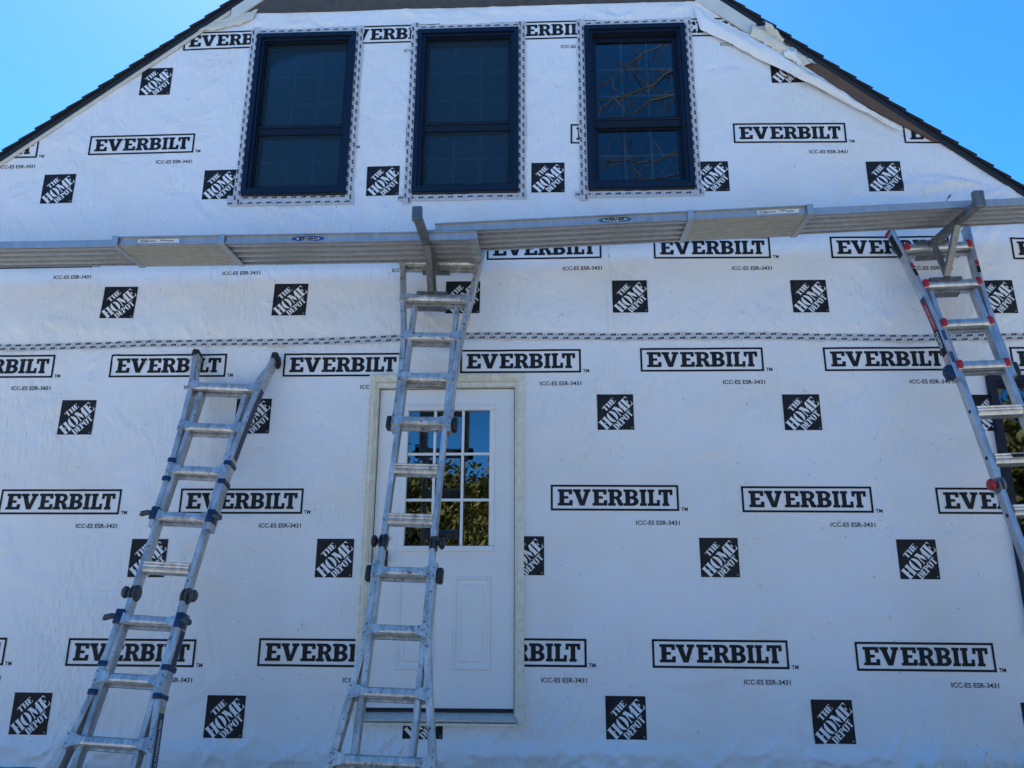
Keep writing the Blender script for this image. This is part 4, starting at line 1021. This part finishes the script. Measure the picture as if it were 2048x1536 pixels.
def label_plate(pl, x, z, w):
    root, X, flat, yb = pl; xx = X(x); flat(xx, z, w, .026, 'sticker_white', 'label', .0008)
    for i in range(7): flat(xx-w*.44+i*.007, z, .0035, .018, 'ink_grey', 'label_print', .0016)
    for i, (u, ww) in enumerate(((-.05, .07), (.03, .04), (.075, .05))): flat(xx+u, z+.004*(i % 2), ww, .007, 'ink_grey', 'label_print', .0016)
PL = plank('aluminium plank on the left, its badge upside down', -3.9, .705, -.402, 2.858, 2.858, .172, -1.640, .700, -1.640, -.942, True)
badge(PL, -.385, .028, True, 'sticker_blue'); label_plate(PL, -1.36, .028, .27)
PR = plank('aluminium plank on the right rising past the red-capped ladder', .430, 5.6, -.408, 2.918, 3.100, .160, .430, 2.795, 2.050, 2.795, False)
badge(PR, 1.575, .028, False, 'sticker_teal'); label_plate(PR, 2.60, .028, .26)
# dry leaf caught on the right-hand plank
q = MB(); q.tube([(0, 0, 0), (.05, .005, .004), (.09, .01, .03)], [.003, .003, .002], 6)
q.add([(.085, .008, .026), (.105, -.006, .05), (.118, .012, .078), (.10, .02, .055)], [(0, 1, 2), (0, 2, 3)])
o = q.build('dry_leaf', 'dry_leaf'); o.location = (3.60, -.50, 3.088); o['label'] = 'small curled dry leaf lying on the right plank'; o['category'] = 'leaf'

# ------------------------------------------------------------------ trees standing across the yard (some mirrored in the panes, the side ones added for darker reflections)
def crown_mesh(n, size, shape, m_):
    q = MB()
    clumps = [shape() for _ in range(max(14, n//60))]
    for i in range(n):
        c = clumps[rnd.randrange(len(clumps))]; rr = size*5.0
        p_ = Vector((c[0]+rnd.gauss(0, rr), c[1]+rnd.gauss(0, rr), c[2]+rnd.gauss(0, rr*.8)))
        a = Vector((rnd.uniform(-1, 1), rnd.uniform(-1, 1), rnd.uniform(-1, 1))).normalized(); b = a.orthogonal().normalized(); k = size*rnd.uniform(.6, 1.4)
        q.add([p_-a*k, p_+b*k*.5, p_+a*k, p_-b*k*.5], [(0, 1, 2, 3)])
    return q
def tree(name, label, loc, h, rad, kind, n):
    t = empty(name, label, 'tree', loc, 'trees across the yard')
    q = MB(); q.tube([(0, 0, -.1), (.05, .02, h*.3), (-.04, 0, h*.7)], [rad*.07, rad*.055, rad*.02], 8)
    for k in range(6):
        a = k*1.05; z = h*(.25+.08*k); q.tube([(0, 0, z), (math.cos(a)*rad*.4, math.sin(a)*rad*.4, z+h*.10), (math.cos(a)*rad*.75, math.sin(a)*rad*.75, z+h*.16)], [rad*.03, rad*.02, rad*.006], 6)
    q.build('trunk', 'bark', t)
    if kind == 'conifer':
        def sh():
            u = rnd.random()**.8; r_ = rad*(1-u)*rnd.uniform(.5, 1); a = rnd.uniform(0, 6.28); return (math.cos(a)*r_, math.sin(a)*r_, h*(.08+.92*u)-r_*.2)
        m_ = 'conifer'
    else:
        def sh():
            a = rnd.uniform(0, 6.28); ph = rnd.uniform(-1, 1); r_ = rad*rnd.uniform(.45, 1); return (math.cos(a)*r_*math.sqrt(1-ph*ph), math.sin(a)*r_*math.sqrt(1-ph*ph), h*.55+ph*h*.42)
        m_ = kind
    crown_mesh(n, .085*rad**.5, sh, m_).build('crown', m_, t)
SPOT = ['just left of the conifer', 'the only tall pointed one', 'just right of the conifer', 'behind the camera, facing the door', 'second right of the one facing the door',
        'third right of the one facing the door', 'fourth right of the one facing the door', 'broad, right of the bare tree', 'broad, mirrored in the lower right window', 'tallest, mirrored in the lower right window',
        'unseen, added at the right corner to darken reflections', 'unseen, added on the right side to darken reflections', 'unseen, added at the left corner to darken reflections', 'unseen, added on the left side to darken reflections', 'unseen, added nearest the house on the left to darken reflections', 'second tallest, added at the right to darken the ladder rails', 'tallest and broadest, added at the right to darken the ladder rails', 'tall, added beside the right end of the house to darken the ladder rails']
k = 0
for x, y, h, rad, kind in ((-9.5, -25, 6.4, 2.5, 'leaf_olive'), (-5.9, -22, 9.0, 2.2, 'conifer'), (-4.2, -26, 5.7, 2.4, 'leaf_green'), (-1.8, -24, 5.2, 2.4, 'leaf_olive'), (1.2, -26, 6.0, 2.5, 'leaf_olive'),
                       (4.6, -27, 6.4, 2.6, 'leaf_green'), (9.0, -27, 6.0, 2.6, 'leaf_olive'), (14.0, -24, 7.2, 3.2, 'leaf_green'), (18.5, -23, 7.6, 3.2, 'leaf_olive'), (23.0, -23, 8.4, 3.4, 'leaf_green'), (28, -20, 8.4, 3.6, 'leaf_olive'), (27, -10, 7.5, 3.4, 'leaf_green'), (-15, -21, 7.5, 3.2, 'leaf_green'), (-20, -15, 7.5, 3.4, 'leaf_olive'), (-21, -7, 7.0, 3.2, 'leaf_green'), (19, -14, 14, 4.6, 'leaf_olive'), (20, -6, 15, 4.8, 'leaf_green'), (21, 3, 13, 4.6, 'leaf_olive')):  # side rows and tall right trees are added to block low sky light
    nm = {'conifer': 'dark conifer', 'leaf_olive': 'olive leafy tree', 'leaf_green': 'green leafy tree'}[kind]
    tree('conifer_tree' if kind == 'conifer' else 'leafy_tree', '%s across the yard, %s' % (nm, SPOT[k]), (x, y, GROUND), h, rad, kind, 10000); k += 1
# bare tree whose drooping boughs show in the right-hand upper window
bt_ = empty('bare_tree', 'bare tree with drooping boughs mirrored in the right upper window', 'tree', (8.2, -10.2, GROUND))
OFF = Vector((8.2, -10.2, GROUND)); q = MB()
q.tube([(0, 0, -.1), (.1, 0, 3), (-.1, .1, 7), (.1, .2, 11), (0, .3, 16)], [.30, .25, .21, .15, .04], 12); q.build('trunk', 'bark', bt_)
def bough(pts, r0, name='bough'):
    q = MB(); P = [Vector(p_)-OFF for p_ in pts]; fine = []
    for i in range(len(P)-1):
        for t in (0, .25, .5, .75): fine.append(P[i].lerp(P[i+1], t)+Vector((rnd.gauss(0, .05), rnd.gauss(0, .05), rnd.gauss(0, .05))))
    fine.append(P[-1]); n = len(fine); fine[0] = P[0]
    q.tube(fine, [r0*(1-.85*i/(n-1))+.004 for i in range(n)], 7)
    for i in range(2, n-1):
        for _ in range(3):
            d_ = (fine[i+1]-fine[i]).normalized(); a = Vector((rnd.gauss(0, 1), rnd.gauss(0, 1), rnd.gauss(0, 1))).normalized(); d_ = (d_*.6+a*.8).normalized(); L_ = rnd.uniform(.5, 1.7)
            p0 = fine[i]; p1 = p0+d_*L_*.5+Vector((0, 0, rnd.uniform(-.15, .15))); p2 = p1+(d_+Vector((rnd.gauss(0, .4), rnd.gauss(0, .4), rnd.gauss(0, .4)))).normalized()*L_*.5
            rr = r0*.25*(1-.6*i/n); q.tube([p0, p1, p2], [rr+.003, rr*.6+.003, .003], 5)
            p3 = p1+(a+d_).normalized()*L_*.4; q.tube([p1, p3], [rr*.5+.002, .002], 4)
    q.build(name, 'bark', bt_)
bough([(8.1, -10.1, 8.5), (6.3, -9.6, 12.2), (4.3, -9.2, 11.75), (3.0, -9.0, 10.9), (1.9, -8.9, 10.35)], .055)
bough([(8.1, -10.1, 7.8), (6.2, -9.4, 11.4), (4.4, -9.1, 11.15), (3.2, -9.0, 10.55), (2.0, -9.0, 10.0)], .045)
bough([(8.1, -10.1, 7.0), (6.0, -9.5, 9.6), (4.3, -9.2, 9.65), (3.2, -9.0, 9.3), (2.0, -9.0, 8.9)], .04)
bough([(8.2, -10.0, 6.2), (6.2, -9.6, 8.4), (4.4, -9.3, 9.15), (3.1, -9.2, 8.95), (2.0, -9.1, 8.6)], .036)
bough([(8.1, -10.1, 9.6), (6.0, -9.7, 13.2), (4.2, -9.4, 12.7), (3.3, -9.2, 12.0), (2.1, -9.1, 11.1)], .036)
bough([(8.2, -10.0, 10.5), (9.6, -9.6, 12.5), (11.5, -9.4, 13.0)], .08); bough([(8.2, -10.0, 9.0), (10.2, -10.6, 10.6), (12.0, -10.8, 10.9)], .08); bough([(8.2, -10.0, 11.5), (7.4, -11, 14), (6.8, -11.6, 15.5)], .06)

# ------------------------------------------------------------------ render settings
scene.render.engine = 'CYCLES'
scene.cycles.max_bounces = 8; scene.cycles.transparent_max_bounces = 12; scene.cycles.glossy_bounces = 4
